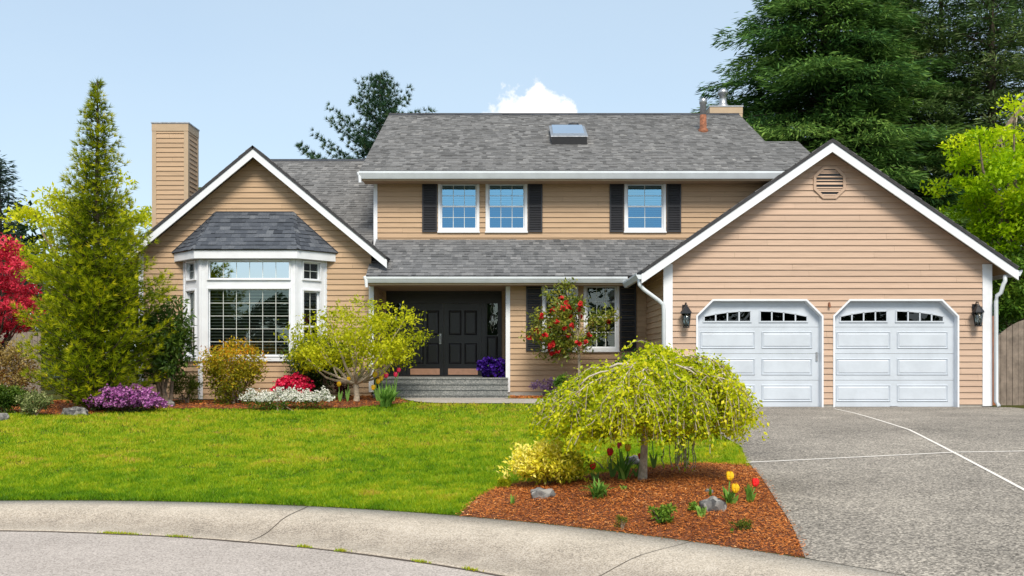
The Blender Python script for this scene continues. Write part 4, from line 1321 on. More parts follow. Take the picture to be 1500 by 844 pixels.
L = {
 'olive': lm('olive conifer needles', (.036, .072, .006), (.145, .215, .006), (.38, .43, .008), (.72, .64, .016), trans=.35),
 'maple_red': lm('red maple leaves', (.22, .010, .024), (.52, .024, .058), (.78, .07, .12), (.86, .22, .26)),
 'lime_tree': lm('lime tree leaves', (.26, .34, .010), (.56, .62, .014), (.80, .76, .03), trans=.5),
 'bluefir': lm('blue fir needles', (.03, .06, .055), (.07, .115, .10), (.14, .19, .15)),
 'rhodo': lm('rhododendron leaves', (.016, .042, .008), (.055, .115, .014), (.14, .21, .022), gloss=.03),
 'darkfir': lm('dark dwarf conifer', (.03, .06, .010), (.085, .13, .014), (.18, .21, .02)),
 'heath_leaf': lm('heather leaves', (.03, .05, .02), (.07, .10, .03)),
 'heath': lm('heather blossom', (.26, .05, .24), (.48, .15, .46), (.72, .38, .68)),
 'bronze': lm('bronze green leaves', (.08, .11, .010), (.27, .27, .014), (.52, .38, .02), (.74, .24, .02)),
 'azalea': lm('azalea blossom', (.48, .005, .045), (.76, .014, .085), (.86, .08, .18)),
 'white': lm('white blossom', (.50, .52, .42), (.80, .80, .74), (.90, .89, .85)),
 'green': lm('mid green leaves', (.026, .075, .010), (.08, .18, .018), (.18, .29, .03)),
 'limeleaf': lm('yellow green young leaves', (.20, .26, .010), (.52, .56, .012), (.76, .72, .030), trans=.5),
 'weep': lm('weeping tree leaves', (.10, .165, .005), (.36, .46, .007), (.66, .68, .014), (.82, .74, .04), trans=.45),
 'varieg': lm('variegated yellow leaves', (.10, .16, .008), (.52, .52, .02), (.88, .78, .05), (.92, .84, .22), trans=.35),
 'variegpale': lm('pale variegated leaves', (.05, .09, .02), (.22, .27, .09), (.55, .56, .28)),
 'rusty': lm('red and cream leaves', (.20, .05, .02), (.30, .22, .05), (.55, .45, .22)),
 'purple': lm('violet petunia blossom', (.012, .003, .075), (.032, .006, .17), (.07, .02, .30), trans=.2),
 'lilac': lm('small violet bells', (.09, .05, .12), (.20, .13, .26)),
 'camleaf': lm('camellia leaves', (.045, .09, .010), (.15, .20, .018), (.36, .36, .04), (.46, .30, .05), gloss=.03),
 'camflower': lm('camellia blossom', (.32, .008, .010), (.54, .018, .022), (.68, .07, .05)),
 'cedar': lm('dark cedar sprays', (.018, .050, .018), (.048, .125, .034), (.125, .24, .048), (.24, .36, .08), trans=.25),
 'pine': lm('dark pine needles', (.034, .062, .022), (.070, .135, .045), (.16, .25, .080), (.36, .40, .18), trans=.25),
 'pine_mid': lm('far pine needles', (.016, .055, .030), (.045, .105, .050), (.13, .16, .04), trans=.2),
 'brightmaple': lm('bright green maple leaves', (.12, .26, .004), (.38, .58, .006), (.70, .80, .015), trans=.5),
 'hedge': lm('clipped hedge leaves', (.02, .055, .008), (.065, .125, .015), (.17, .24, .025)),
 'burgundy': lm('dark red leaves', (.04, .010, .012), (.10, .02, .025)),
 'tulipleaf': lm('tulip leaves', (.06, .16, .025), (.16, .34, .05), (.30, .48, .10), trans=.4),
 'backwood': lm('far woodland leaves', (.014, .034, .008), (.04, .08, .014), (.09, .15, .02), trans=.2),
}
M['tulip_red'] = plain('red tulip petal', (.80, .015, .018), .45, .25, 20)
M['tulip_yellow'] = plain('yellow tulip petal', (.85, .52, .01), .45, .15, 20)
M['tulip_pink'] = plain('pink tulip petal', (.72, .03, .10), .45, .2, 20)
M['stem'] = plain('green stem', (.13, .27, .04), .6, .2, 20)


def diamonds(C, A, W):
    """rhombic leaves, bent a little along the rib"""
    return np.stack([C, C + A * .45 + W, C + A, C + A * .45 - W], 1)


def leaf_set(C, size, asp=.42, spread=1.0, up=.5, droop=0.0, outward=None, jitter=.5):
    n = len(C)
    A = rand_unit(n) * spread
    if outward is not None: A = A + outward
    A[:, 2] -= droop
    A = norm(A)
    N = rand_unit(n); N[:, 2] += up * 2
    W = norm(np.cross(A, N))
    s = size * rng.uniform(1 - jitter, 1 + jitter, n)
    return diamonds(C, A * s[:, None], W * (s * asp * .5)[:, None])


def clump_points(center, radii, nclump, per, cr, fill=.55, flat=.75, lobes=.22, zmin=None, seed=0):
    """leaf anchors gathered into clumps spread over an uneven crown"""
    r = np.random.default_rng(abs(seed) + 101)
    d = r.normal(size=(nclump, 3)); d /= np.linalg.norm(d, axis=1, keepdims=True)
    ph = r.uniform(0, 6.28, 6)
    lob = 1 + lobes * (np.sin(3 * np.arctan2(d[:, 1], d[:, 0]) + ph[0]) * .5 + np.sin(4 * d[:, 2] + ph[1]) * .5 + r.normal(0, .45, nclump))
    rad = (fill + (1 - fill) * r.uniform(0, 1, nclump) ** .6) * lob
    cc = np.array(center) + d * rad[:, None] * np.array(radii)
    if zmin is not None: cc[:, 2] = np.maximum(cc[:, 2], zmin + cr * .4)
    crs = cr * r.uniform(.6, 1.35, nclump)
    P = np.repeat(cc, per, 0); R = np.repeat(crs, per)
    o = rand_unit(len(P)) * (rng.uniform(0, 1, len(P)) ** .5)[:, None] * R[:, None]
    o[:, 2] *= flat
    ct = np.repeat(r.normal(0, .13, nclump), per)
    return P + o, ct, cc, norm(o)


def limbs(mb, base, fork, targets, r0, rnd, wob=.12, n=7):
    base, fork = Vector(base), Vector(fork)
    mid = base.lerp(fork, .5) + Vector((rnd.uniform(-1, 1), rnd.uniform(-1, 1), 0)) * wob * .3
    mb.tube([base - Vector((0, 0, .05)), base + Vector((0, 0, .02)), mid, fork], [r0 * 1.35, r0 * 1.1, r0 * .92, r0 * .85], n + 2)
    for t in targets:
        t = Vector(t); L_ = (t - fork).length; f0 = fork - (fork - base) * rnd.uniform(0, .25)
        pts = []; rad = []
        k = 5
        for i in range(k + 1):
            q = i / k
            p = f0.lerp(t, q) + Vector((rnd.uniform(-1, 1), rnd.uniform(-1, 1), rnd.uniform(-.5, 1))) * wob * L_ * .35 * math.sin(q * math.pi)
            pts.append(p); rad.append(r0 * (.62 * (1 - q) + .10))
        mb.tube(pts, rad, 6)


GROUPS_OFF = None


def shrub(name, label, cat, px, py, w_px, h_px, leaf, size, n, depth=.8, asp=.45, cr=None, nclump=None, Y=None, group=None, tone=.5, tvar=.16, up=.5, flower=None, trunk='bark', fill=.35, flat=.75, seed=0, topbias=.18, droop=0.0, stems=5, root=None, zc=.52, lobes=.22, xbias=0.0):
    """a bush: stems plus a crown of separate leaves; flower = (material, count, size, upper share)"""
    if Y is None: x, y, z = ground_at(px, py)
    else: x, y, z = PX(px, Y), Y, float(gz(PX(px, Y), Y))
    W, H = w_px / F * y, h_px / F * y
    r = root or empty(name, (x, y, z), label, cat, group)
    nclump = nclump or max(14, int(n / 60)); cr = cr or min(W, H) * .17
    c = (x, y, z + H * zc)
    P, ct, cc, o = clump_points(c, (W / 2 - cr * .6, W / 2 * depth - cr * .4, H * (1 - zc) - cr * .5), nclump, max(3, n // nclump), cr, fill, flat, lobes, zmin=z, seed=seed)
    P[:, 2] = np.maximum(P[:, 2], z + .02)
    V = leaf_set(P, size, asp, 1.0, up, droop, o * .7)
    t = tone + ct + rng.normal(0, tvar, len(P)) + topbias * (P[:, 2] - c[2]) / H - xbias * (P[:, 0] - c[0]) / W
    np_mesh('foliage', V, 4, t, L[leaf], r)
    if stems:
        mb = MB(); rnd = random.Random(seed)
        for i in range(stems):
            t_ = cc[rnd.randrange(len(cc))]
            mb.tube([(x + rnd.uniform(-.1, .1) * W, y + rnd.uniform(-.1, .1) * W, z - .03), ((x * .5 + t_[0] * .5), (y * .5 + t_[1] * .5), z + H * .3), tuple(t_)], [.018 * H + .006, .012 * H + .004, .004], 5)
        mb.build('stem', M[trunk], r)
    if flower:
        fm, fn, fs, share = flower
        top = P[:, 2] > np.quantile(P[:, 2], 1 - share)
        sel = P[top]; sel = sel[rng.integers(0, len(sel), fn)] + rng.normal(0, size * .4, (fn, 3)) + np.array([0, -.02, .02])
        blossoms(sel, fs, fm, r)
    return r


def blossoms(C, s, mat, root, petals=5, name='blossoms'):
    """each blossom a little cup of petals"""
    n = len(C); ax = rand_unit(n); ax[:, 1] -= .7; ax[:, 2] += .5; ax = norm(ax)
    a = norm(np.cross(ax, rand_unit(n))); b = np.cross(ax, a)
    V, T = [], []
    tn = rng.uniform(.1, .9, n)
    for k in range(petals):
        t = 2 * np.pi * k / petals
        d = a * np.cos(t) + b * np.sin(t); e = -a * np.sin(t) + b * np.cos(t)
        ss = s * rng.uniform(.8, 1.2, n)[:, None]
        V.append(np.stack([C, C + (d * .55 + ax * .25) * ss * .6 + e * ss * .30, C + (d * .8 + ax * .45) * ss * .6, C + (d * .55 + ax * .25) * ss * .6 - e * ss * .30], 1)); T.append(tn + rng.normal(0, .12, n))
    o = np_mesh(name, np.concatenate(V), 4, np.concatenate(T), L[mat], root)
    if n > 60: o['kind'] = 'stuff'
    return o


# ---------------------------------------------------------------- tuft conifers
def tufts(C, D, nl, length, width, spread, tone, jitter=.3):
    """bursts of needles at points C pointing along D"""
    n = len(C)
    P = np.repeat(C, nl, 0); Dd = np.repeat(D, nl, 0)
    d = norm(Dd + rand_unit(n * nl) * spread)
    l = length * rng.uniform(1 - jitter, 1 + jitter, n * nl)
    w = norm(np.cross(d, rand_unit(n * nl))) * width * .5
    V = np.stack([P - w, P + w, P + d * l[:, None]], 1)
    return V, np.repeat(tone, nl) + rng.normal(0, .09, n * nl)


def conifer(name, label, cat, pos, H, prof, nb, leaf, tl=.10, tw=.012, nl=14, step=.11, rise=.35, sag=.0, trunk='bark', r0=.12, group=None, tone=.45, tipt=.35, zlow=.03, seed=1, spread=.75, side=.5, gap=0.0, upturn=.25, pw=.92, topthin=False):
    """trunk with rising boughs that carry needle tufts; prof: (height share, reach) pairs"""
    r = np.random.default_rng(seed); rnd = random.Random(seed)
    root = empty(name, pos, label, cat, group)
    x, y, z = pos
    mb = MB()
    tr = [(x + .02 * math.sin(h * 9) * H * .1, y, z + H * h) for h in np.linspace(-.01, .985, 9)]
    mb.tube(tr, [r0 * (1 - .93 * h) for h in np.linspace(0, 1, 9)], 8)
    hs, rs = [p[0] for p in prof], [p[1] for p in prof]
    C, D, T = [], [], []
    ga = 2.39996
    for i in range(nb):
        h = zlow + (0.985 - zlow) * ((i + r.uniform(0, 1)) / nb) ** pw
        if topthin and h > .62 and r.uniform() < (h - .62) * 2.0: continue
        reach = np.interp(h, hs, rs) * r.uniform(.68, 1.1)
        if gap and r.uniform() < gap: reach *= r.uniform(.3, .7)
        th = i * ga + r.uniform(-.4, .4)
        dirh = np.array([math.cos(th), math.sin(th), 0])
        ns = max(3, int(reach / step))
        p0 = np.array([x, y, z + H * h])
        ri = rise * r.uniform(.6, 1.4)
        pts = []
        for k in range(ns + 1):
            q = k / ns
            p = p0 + dirh * reach * q + np.array([0, 0, reach * (ri * q + upturn * q * q - sag * q)])
            pts.append(p)
        mb.tube(pts, [max(.004, r0 * .22 * (1 - h * .7) * (1 - q * .9)) for q in np.linspace(0, 1, ns + 1)], 4, False)
        lat = np.array([-dirh[1], dirh[0], 0])
        for k in range(1, ns + 1):
            q = k / ns
            if q < .22 and reach > .4: continue
            sw = side * reach * (1 - q * .75) * .6
            m = max(1, int(sw / step) + 1)
            for j in range(-m, m + 1):
                o = lat * (j / m) * sw + dirh * (-abs(j) / m) * sw * .3 + np.array([0, 0, r.normal(0, .03) + abs(j) / m * sw * .12])
                C.append(pts[k] + o + r.normal(0, step * .25, 3))
                dd = dirh * .7 + lat * (j / m) * .8 + np.array([0, 0, .35 + upturn])
                D.append(dd / np.linalg.norm(dd))
                T.append(tone + tipt * (q - .6) + .15 * (abs(j) / m - .5) * tipt + r.normal(0, .13))
    C, D, T = np.array(C), np.array(D), np.array(T)
    mb.build('trunk', M[trunk], root)
    V, t = tufts(C, D, nl, tl, tw, spread, T)
    np_mesh('crown', V, 3, t, L[leaf], root)
    return root


# 1 the tall feathery conifer in front of the left gable
Y1 = 19.4
x1 = PX(142, Y1)
H1 = PZ(112, Y1) - float(gz(x1, Y1))
prof = [(0, 1.1), (.06, 1.30), (.2, 1.42), (.33, 1.34), (.45, 1.02), (.55, .82), (.64, .62), (.72, .47), (.80, .40), (.88, .26), (.95, .13), (1, .02)]
conifer('conifer_tree', 'tall feathery yellow green conifer standing left of the bay window', 'conifer tree', (x1, Y1, float(gz(x1, Y1))), H1, prof, 430, 'olive', tl=.12, tw=.013, nl=13, step=.12, rise=.16, upturn=.25, tone=.38, tipt=.58, gap=.15, seed=4, zlow=.0, pw=1.0, topthin=True, r0=.11, trunk='bark_dark')


# ---------------------------------------------------------------- far boughed evergreens
def evergreen(name, label, pos, H, prof, nb, leaf, seed, size=.17, asp=.12, per=26, droop=.25, trunk='bark_dark', r0=.3, group=None, zlow=.05, tone=.42, fan=.45, cat='evergreen tree', step=.45, open_=0.0):
    """tall evergreen: drooping boughs in layers, each a fan of flat sprays"""
    r = np.random.default_rng(seed)
    root = empty(name, pos, label, cat, group); x, y, z = pos
    mb = MB(); mb.tube([(x, y, z - .1), (x + .05, y, z + H * .4), (x, y, z + H * .98)], [r0, r0 * .7, .03], 9)
    hs, rs = [p[0] for p in prof], [p[1] for p in prof]
    C, A, T = [], [], []
    for i in range(nb):
        h = zlow + (.98 - zlow) * ((i + r.uniform(0, 1)) / nb)
        reach = np.interp(h, hs, rs) * r.uniform(.55, 1.25)
        th = i * 2.39996 + r.uniform(-.5, .5)
        d = np.array([math.cos(th), math.sin(th), 0]); lat = np.array([-d[1], d[0], 0])
        p0 = np.array([x, y, z + H * h]); up = r.uniform(.05, .3)
        tip = p0 + d * reach + np.array([0, 0, reach * (up - droop * .7)])
        bt = r.normal(0, .11)
        mb.tube([p0, p0 + d * reach * .5 + np.array([0, 0, reach * up * .55]), tip], [max(.012, r0 * .14), .012, .005], 4, False)
        ns = max(3, int(reach / step))
        for k in range(1, ns + 1):
            q = k / ns
            if q < .25 + open_: continue
            c = p0 + d * reach * q + np.array([0, 0, reach * (up * q * 1.2 - droop * q * q * .9)])
            w = fan * reach * (.35 + .65 * math.sin(q * 2.6)) * .62
            m = int(per * (.5 + .5 * w))
            lt = r.uniform(-1, 1, m)
            o = lat * (lt * w)[:, None] + d * (r.uniform(-.6, .6, m) * step)[:, None]
            o[:, 2] += r.normal(0, .10, m) - np.abs(lt) * w * .22
            C.append(c + o)
            a = d * (.75 + r.normal(0, .3, m))[:, None] + lat * (lt * .8 + r.normal(0, .25, m))[:, None]
            a[:, 2] += r.normal(-droop * .9, .22, m)
            A.append(norm(a)); T.append(tone + bt + .25 * (q - .6) + r.normal(0, .13, m))
    C, A, T = np.concatenate(C), np.concatenate(A), np.concatenate(T)
    n = len(C); N = r.normal(0, .5, (n, 3)); N[:, 2] += 1
    W = norm(np.cross(A, N)); s = size * r.uniform(.6, 1.4, n)
    mb.build('trunk', M[trunk], root)
    np_mesh('crown', diamonds(C, A * s[:, None], W * (s * asp)[:, None]), 4, T, L[leaf], root)
    return root


cedar_prof = [(0, 3.6), (.25, 4.2), (.45, 4.0), (.62, 3.3), (.7, 2.75), (.78, 1.95), (.9, 1.0), (1, .15)]
Yc = 34.0
evergreen('cedar_tree', 'huge dark green cedar with drooping layered sprays behind the upper roof', (PX(1207, Yc), Yc, .6), 17.5, cedar_prof, 400, 'cedar', 5, size=.27, asp=.085, per=150, r0=.38, tone=.45)
evergreen('cedar_tree', 'second dark cedar just behind the garage ridge', (PX(1310, 36), 36, .6), 15.5, [(0, 3.0), (.4, 3.4), (.7, 2.3), (1, .15)], 240, 'cedar', 6, size=.27, asp=.085, per=115, r0=.34, tone=.33)
pp = [(0, .6), (.2, 2.2), (.4, 3.0), (.6, 3.1), (.8, 2.4), (.93, 1.3), (1, .2)]
for i, (px, Y, H, sd, lab) in enumerate(((1378, 35, 17, 7, 'tall pine with a bare grey trunk right of the big cedar'), (1452, 33.5, 16.5, 8, 'tall pine with brownish needles behind the bright maple'), (1530, 35, 17, 9, 'pine at the edge of the photo, its boughs above the wooden gate'))):
    evergreen('pine_tree', lab, (PX(px, Y), Y, .6), H, pp, 170, 'pine', sd, size=.27, asp=.07, per=105, droop=.1, r0=.26, group='pines behind the garage', tone=.5, fan=.5, open_=.08, cat='pine tree')
# one far pine behind the roof valley, seen against the sky
Yp = 40.0
bp = [(0, 4), (.3, 4), (.5, 3.7), (.62, 3.0), (.72, 2.6), (.82, 1.7), (.92, .9), (1, .12)]
conifer('pine_tree', 'open branched pine against the sky beyond the roof left of the upper storey', 'pine tree', (PX(556, Yp), Yp, .6), PZ(108, Yp) - .6, bp, 130, 'pine_mid', tl=.19, tw=.024, nl=24, step=.20, rise=.45, upturn=.15, tone=.4, tipt=.3, r0=.2, trunk='bark_dark', seed=12, side=.42, spread=.9, zlow=.3, gap=.25)
evergreen('fir_tree', 'blue green fir rising beyond the red maple', (PX(-2, 31), 31, .6), PZ(228, 31) - .6, [(0, 2.2), (.5, 1.35), (.8, .6), (1, .08)], 150, 'bluefir', 15, size=.22, per=22, r0=.2, tone=.45, droop=.1, cat='fir tree')


def broadleaf(name, label, cat, pos, fork_h, crown, leaf, n, size, nclump, cr, seed, trunk='bark', r0=.08, nlimb=12, asp=.5, tone=.5, group=None, flat=.6, fill=.45, up=.6, lobes=.25, tvar=.15, droop=0.0, topbias=.15, root=None):
    r = root or empty(name, pos, label, cat, group)
    c, rad = crown
    P, ct, cc, o = clump_points(c, rad, nclump, n // nclump, cr, fill, flat, lobes, seed=seed)
    V = leaf_set(P, size, asp, 1.0, up, droop, o * .5)
    mb = MB(); rnd = random.Random(seed)
    tg = [tuple(cc[i]) for i in rnd.sample(range(len(cc)), min(nlimb, len(cc)))]
    limbs(mb, pos, (pos[0] * .8 + c[0] * .2, pos[1] * .8 + c[1] * .2, pos[2] + fork_h), tg, r0, rnd)
    mb.build('trunk', M[trunk], r)
    np_mesh('crown', V, 4, tone + ct + rng.normal(0, tvar, len(P)) + topbias * (P[:, 2] - c[2]) / rad[2], L[leaf], r)
    return r


def gpt(px, Y): return (PX(px, Y), Y, float(gz(PX(px, Y), Y)))


broadleaf('lime_tree', 'bright yellow green tree behind the tall conifer and the chimney', 'tree', gpt(130, 28), 2.4, ((PX(128, 28), 28, PZ(385, 28)), (2.0, 1.7, 2.2)), 'lime_tree', 15000, .12, 150, .42, 31, r0=.16, nlimb=20)
broadleaf('red_maple', 'deep red leafed maple at the edge beside the tall conifer', 'maple tree', gpt(-12, 20.6), 1.0, ((PX(-12, 20.6), 20.6, PZ(428, 20.6)), (.88, .9, 1.22)), 'maple_red', 9000, .085, 130, .22, 32, r0=.07, trunk='bark_dark', nlimb=14, flat=.5)
broadleaf('bright_maple', 'bright lime green maple above the wooden gate', 'maple tree', gpt(1500, 25), 2.6, ((PX(1482, 25), 25, PZ(300, 25)), (1.5, 1.5, 2.05)), 'brightmaple', 26000, .12, 150, .40, 33, r0=.13, nlimb=14, flat=.45, lobes=.4)
broadleaf('garden_tree', 'dense green tree low behind the wooden gate', 'tree', gpt(1510, 24), 1.0, ((PX(1500, 24), 24, PZ(425, 24)), (1.15, 1.0, 1.0)), 'green', 9000, .11, 80, .3, 34, r0=.08, nlimb=8, tone=.6)
# bare leaning limb in front of the pines
mb = MB(); Yb = 26.0
q = lambda px, py, dy=0: (PX(px, Yb + dy), Yb + dy, PZ(py, Yb + dy))
r = empty('bare_tree', gpt(1545, Yb), 'bare leaning tree limb with pale bark reaching over the bright maple', 'tree')
mb.tube([(PX(1545, Yb), Yb, .5), q(1542, 330), q(1530, 200), q(1500, 152), ], [.13, .11, .09, .075], 8)
mb.tube([q(1530, 112), q(1500, 152), q(1478, 182), q(1462, 210), q(1458, 216)], [.06, .075, .07, .045, .015], 8)
mb.build('trunk', M['bark'], r)
mb = MB(); rnd = random.Random(3)
for px, py in ((1478, 182), (1466, 204), (1490, 166), (1470, 195), (1462, 210)):
    for k in range(4):
        a = rnd.uniform(-30, 25); b = rnd.uniform(20, 60)
        mb.tube([q(px, py), q(px + a * .5, py + b * .35, rnd.uniform(-.3, .3)), q(px + a, py + b, rnd.uniform(-.5, .5))], [.022, .014, .004], 5)
mb.build('bare_twigs', M['bark_pale'], r)

# far woods: masses beyond the garden, nobody could count the trees
def wood(name, spots, leaf, seed):
    Cs = []; r = np.random.default_rng(seed)
    for x, y, w, h in spots:
        P, ct, cc, o = clump_points((x, y, h * .5), (w, w * .6, h * .55), 70, 55, w * .22, .5, .8, .3, seed=seed + int(x * 7 + y))
        Cs.append(P)
    P = np.concatenate(Cs)
    o = np_mesh(name, leaf_set(P, .45, .5, 1, .4), 4, .45 + rng.normal(0, .2, len(P)) + .1 * np.sin(P[:, 0]), L[leaf])
    o['kind'] = 'stuff'


wood('far_wood', [(x, 44 + (i % 3) * 2.5, 3.6, 7 + (i * 7 % 4)) for i, x in enumerate(range(-36, -11, 4))] + [(x, 42 + (i % 3) * 2, 3.8, 9 + (i * 5 % 4)) for i, x in enumerate(range(14, 42, 4))], 'backwood', 3)
wood('street_trees', [(x, -24 - (i % 3) * 2.0, 3.4, 6.5 + (i * 5 % 5)) for i, x in enumerate(range(-40, 44, 6))], 'backwood', 4)

# ---------------------------------------------------------------- the gate and fences
def palings(name, label, cat, x0, x1, Y, zb_, topf, w, mat, group=None):
    r = empty(name, ((x0 + x1) / 2, Y, zb_), label, cat, group)
    mb = MB(); x = x0; rnd = random.Random(int(x0 * 10))
    while x < x1 - .01:
        xe_ = min(x + w - .008, x1); z1_ = topf((x + xe_) / 2) + rnd.uniform(-.006, .006); d = rnd.uniform(-.006, .006)
        mb.ct = rnd.random(); za, zb2 = topf(x), topf(xe_)
        mb.hexa([(x, Y - .012 + d, zb_), (xe_, Y - .012 + d, zb_), (xe_, Y + .012 + d, zb_), (x, Y + .012 + d, zb_), (x, Y - .012 + d, za), (xe_, Y - .012 + d, zb2), (xe_, Y + .012 + d, zb2), (x, Y + .012 + d, za)])
        x += w
    mb.build('boards', M[mat], r)
    mb = MB()
    for h in (.25, 1.1): mb.box(x0, x1, Y + .014, Y + .06, zb_ + h, zb_ + h + .09)
    mb.build('rail', M[mat], r)
    return r


Yg = 21.4
gx0, gx1 = PX(1457.5, Yg), PX(1548, Yg)
gzb = PZ(596, Yg)
gm = gx0 + (gx1 - gx0) * .62
gate = palings('garden_gate', 'weathered grey board gate with an arched top beside the garage', 'gate', gx0, gx1, Yg, gzb, lambda x: PZ(467, Yg) - .72 * (max(0, (gm - x)) / (gm - gx0)) ** 2.0 * .62 - .0 * x, .128, 'wood_grey')
mb = MB(); mb.box(PX(1452, Yg), PX(1457, Yg), Yg - .05, Yg + .08, gzb - .1, PZ(463, Yg)); mb.build('post', M['wood_red'], gate)
palings('board_fence', 'grey board fence glimpsed under the red maple', 'fence', PX(-90, 26), PX(60, 26), 26.0, .5, lambda x: PZ(486, 26), .14, 'wood_grey')

# ---------------------------------------------------------------- shrubs along the house
shrub('hedge', 'low clipped green hedge below the red maple', 'hedge', 5, 612, 90, 44, 'hedge', .05, 7000, depth=.5, Y=18.6, seed=51, fill=.2, lobes=.05, cr=.10, nclump=170, flat=.9, tone=.5)
shrub('flowering_shrub', 'shrub with red and cream leaves above the clipped hedge', 'shrub', 18, 594, 104, 100, 'rusty', .06, 5200, Y=20.0, seed=52)
shrub('variegated_shrub', 'pale variegated shrub at the foot of the tall conifer', 'shrub', 50, 612, 62, 40, 'variegpale', .055, 1700, Y=18.2, seed=53)
shrub('rhododendron', 'dark glossy rhododendron between the tall conifer and the bay', 'shrub', 240, 592, 92, 168, 'rhodo', .11, 7000, Y=20.2, asp=.32, seed=54, zc=.60, stems=7, tone=.55)
shrub('dwarf_conifer', 'low dark feathery conifer under the left side of the bay', 'shrub', 271, 591, 58, 50, 'darkfir', .07, 2600, asp=.2, seed=55, up=.2, Y=20.9)
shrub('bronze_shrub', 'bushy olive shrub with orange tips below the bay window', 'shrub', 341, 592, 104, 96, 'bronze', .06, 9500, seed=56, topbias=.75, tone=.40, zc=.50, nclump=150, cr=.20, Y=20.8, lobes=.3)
shrub('rhododendron', 'dark green shrub behind the small lime maple', 'shrub', 470, 588, 112, 98, 'rhodo', .09, 6500, Y=21.6, asp=.36, seed=57, tone=.5)
shrub('azalea', 'low azalea covered in crimson blossom below the bay', 'flowering shrub', 433, 578, 70, 42, 'green', .04, 1800, Y=20.9, seed=58, flower=('azalea', 2600, .058, .75), lobes=.1, nclump=80, cr=.12)
shrub('heather', 'mounded heather covered in lilac purple flowers at the lawn edge', 'flowering shrub', 187, 605, 112, 44, 'heath_leaf', .04, 2600, seed=59, flower=('heath', 4200, .042, .8), up=.1, zc=.40, nclump=130, cr=.11, fill=.2, lobes=.12)
shrub('candytuft', 'long low mound of white candytuft at the lawn edge', 'flowers', 421, 601, 152, 33, 'green', .035, 3800, depth=.35, seed=60, flower=('white', 4200, .030, .5), zc=.42, fill=.2, lobes=.12, cr=.11, nclump=120)
shrub('burgundy_plant', 'small dark red leafed plant at the foot of the lime maple', 'plant', 503, 590, 28, 32, 'burgundy', .06, 500, seed=61, Y=20.9)
shrub('violet_plant', 'low plant with dusky violet bells near the porch post', 'plant', 797, 580, 48, 33, 'lilac', .05, 800, seed=62, Y=21.4)
shrub('green_shrub', 'small glossy green shrub beside the violet bells', 'shrub', 826, 586, 52, 36, 'green', .06, 1200, seed=63, Y=20.9)
shrub('rounded_shrub', 'dark green rounded shrub behind the weeping tree', 'shrub', 932, 588, 112, 78, 'green', .06, 5200, seed=64, Y=20.4, tone=.40, zc=.5)

# lime maple by the porch
b = gpt(522, 20.6); b = (b[0], 20.6, PZ(590, 20.6))
r = empty('small_maple', b, 'small yellow green maple with forked pale trunk before the porch', 'maple tree')
P_, T_ = [], []; mb = MB(); rnd = random.Random(8)
fork = Vector((PX(521, 20.6), 20.6, PZ(562, 20.6)))
mb.tube([Vector(b) - Vector((0, 0, .05)), Vector(b) + Vector((.01, 0, .15)), fork], [.085, .06, .06], 8)
for k, (px, py, dy) in enumerate(((432, 505, 0), (450, 478, .3), (480, 462, -.3), (510, 458, .5), (540, 462, -.4), (565, 456, .3), (592, 470, -.1), (608, 492, .2), (470, 515, -.6), (560, 512, -.7), (520, 490, -.8), (590, 515, .5), (440, 520, .6), (500, 520, .7), (545, 480, .8), (580, 488, -.5))):
    tip = Vector((PX(px, 20.6 + dy), 20.6 + dy, PZ(py, 20.6)))
    pts = []
    for i in range(7):
        s = i / 6
        p = fork.lerp(tip, s) + Vector((0, 0, -.16 * math.sin(s * math.pi))) + Vector((rnd.uniform(-1, 1), rnd.uniform(-1, 1), rnd.uniform(-1, 1))) * .045 * math.sin(s * math.pi)
        pts.append(p)
    mb.tube(pts, [.034 * (1 - s) + .005 for s in np.linspace(0, 1, 7)], 6)
    for j in range(15):
        s = rnd.uniform(.55, 1.08)
        c = fork.lerp(tip, s) + Vector((rnd.gauss(0, .16), rnd.gauss(0, .2), rnd.gauss(.03, .10)))
        P_.append(np.array(c) + rng.normal(0, 1, (44, 3)) * np.array([.13, .13, .06])); T_.append(np.full(44, .5 + rnd.gauss(0, .13)))
P_ = np.concatenate(P_); T_ = np.concatenate(T_)
mb.build('trunk', M['bark_pale'], r)
np_mesh('crown', leaf_set(P_, .075, .42, 1, .5, .25), 4, T_ + rng.normal(0, .15, len(P_)), L['limeleaf'], r)

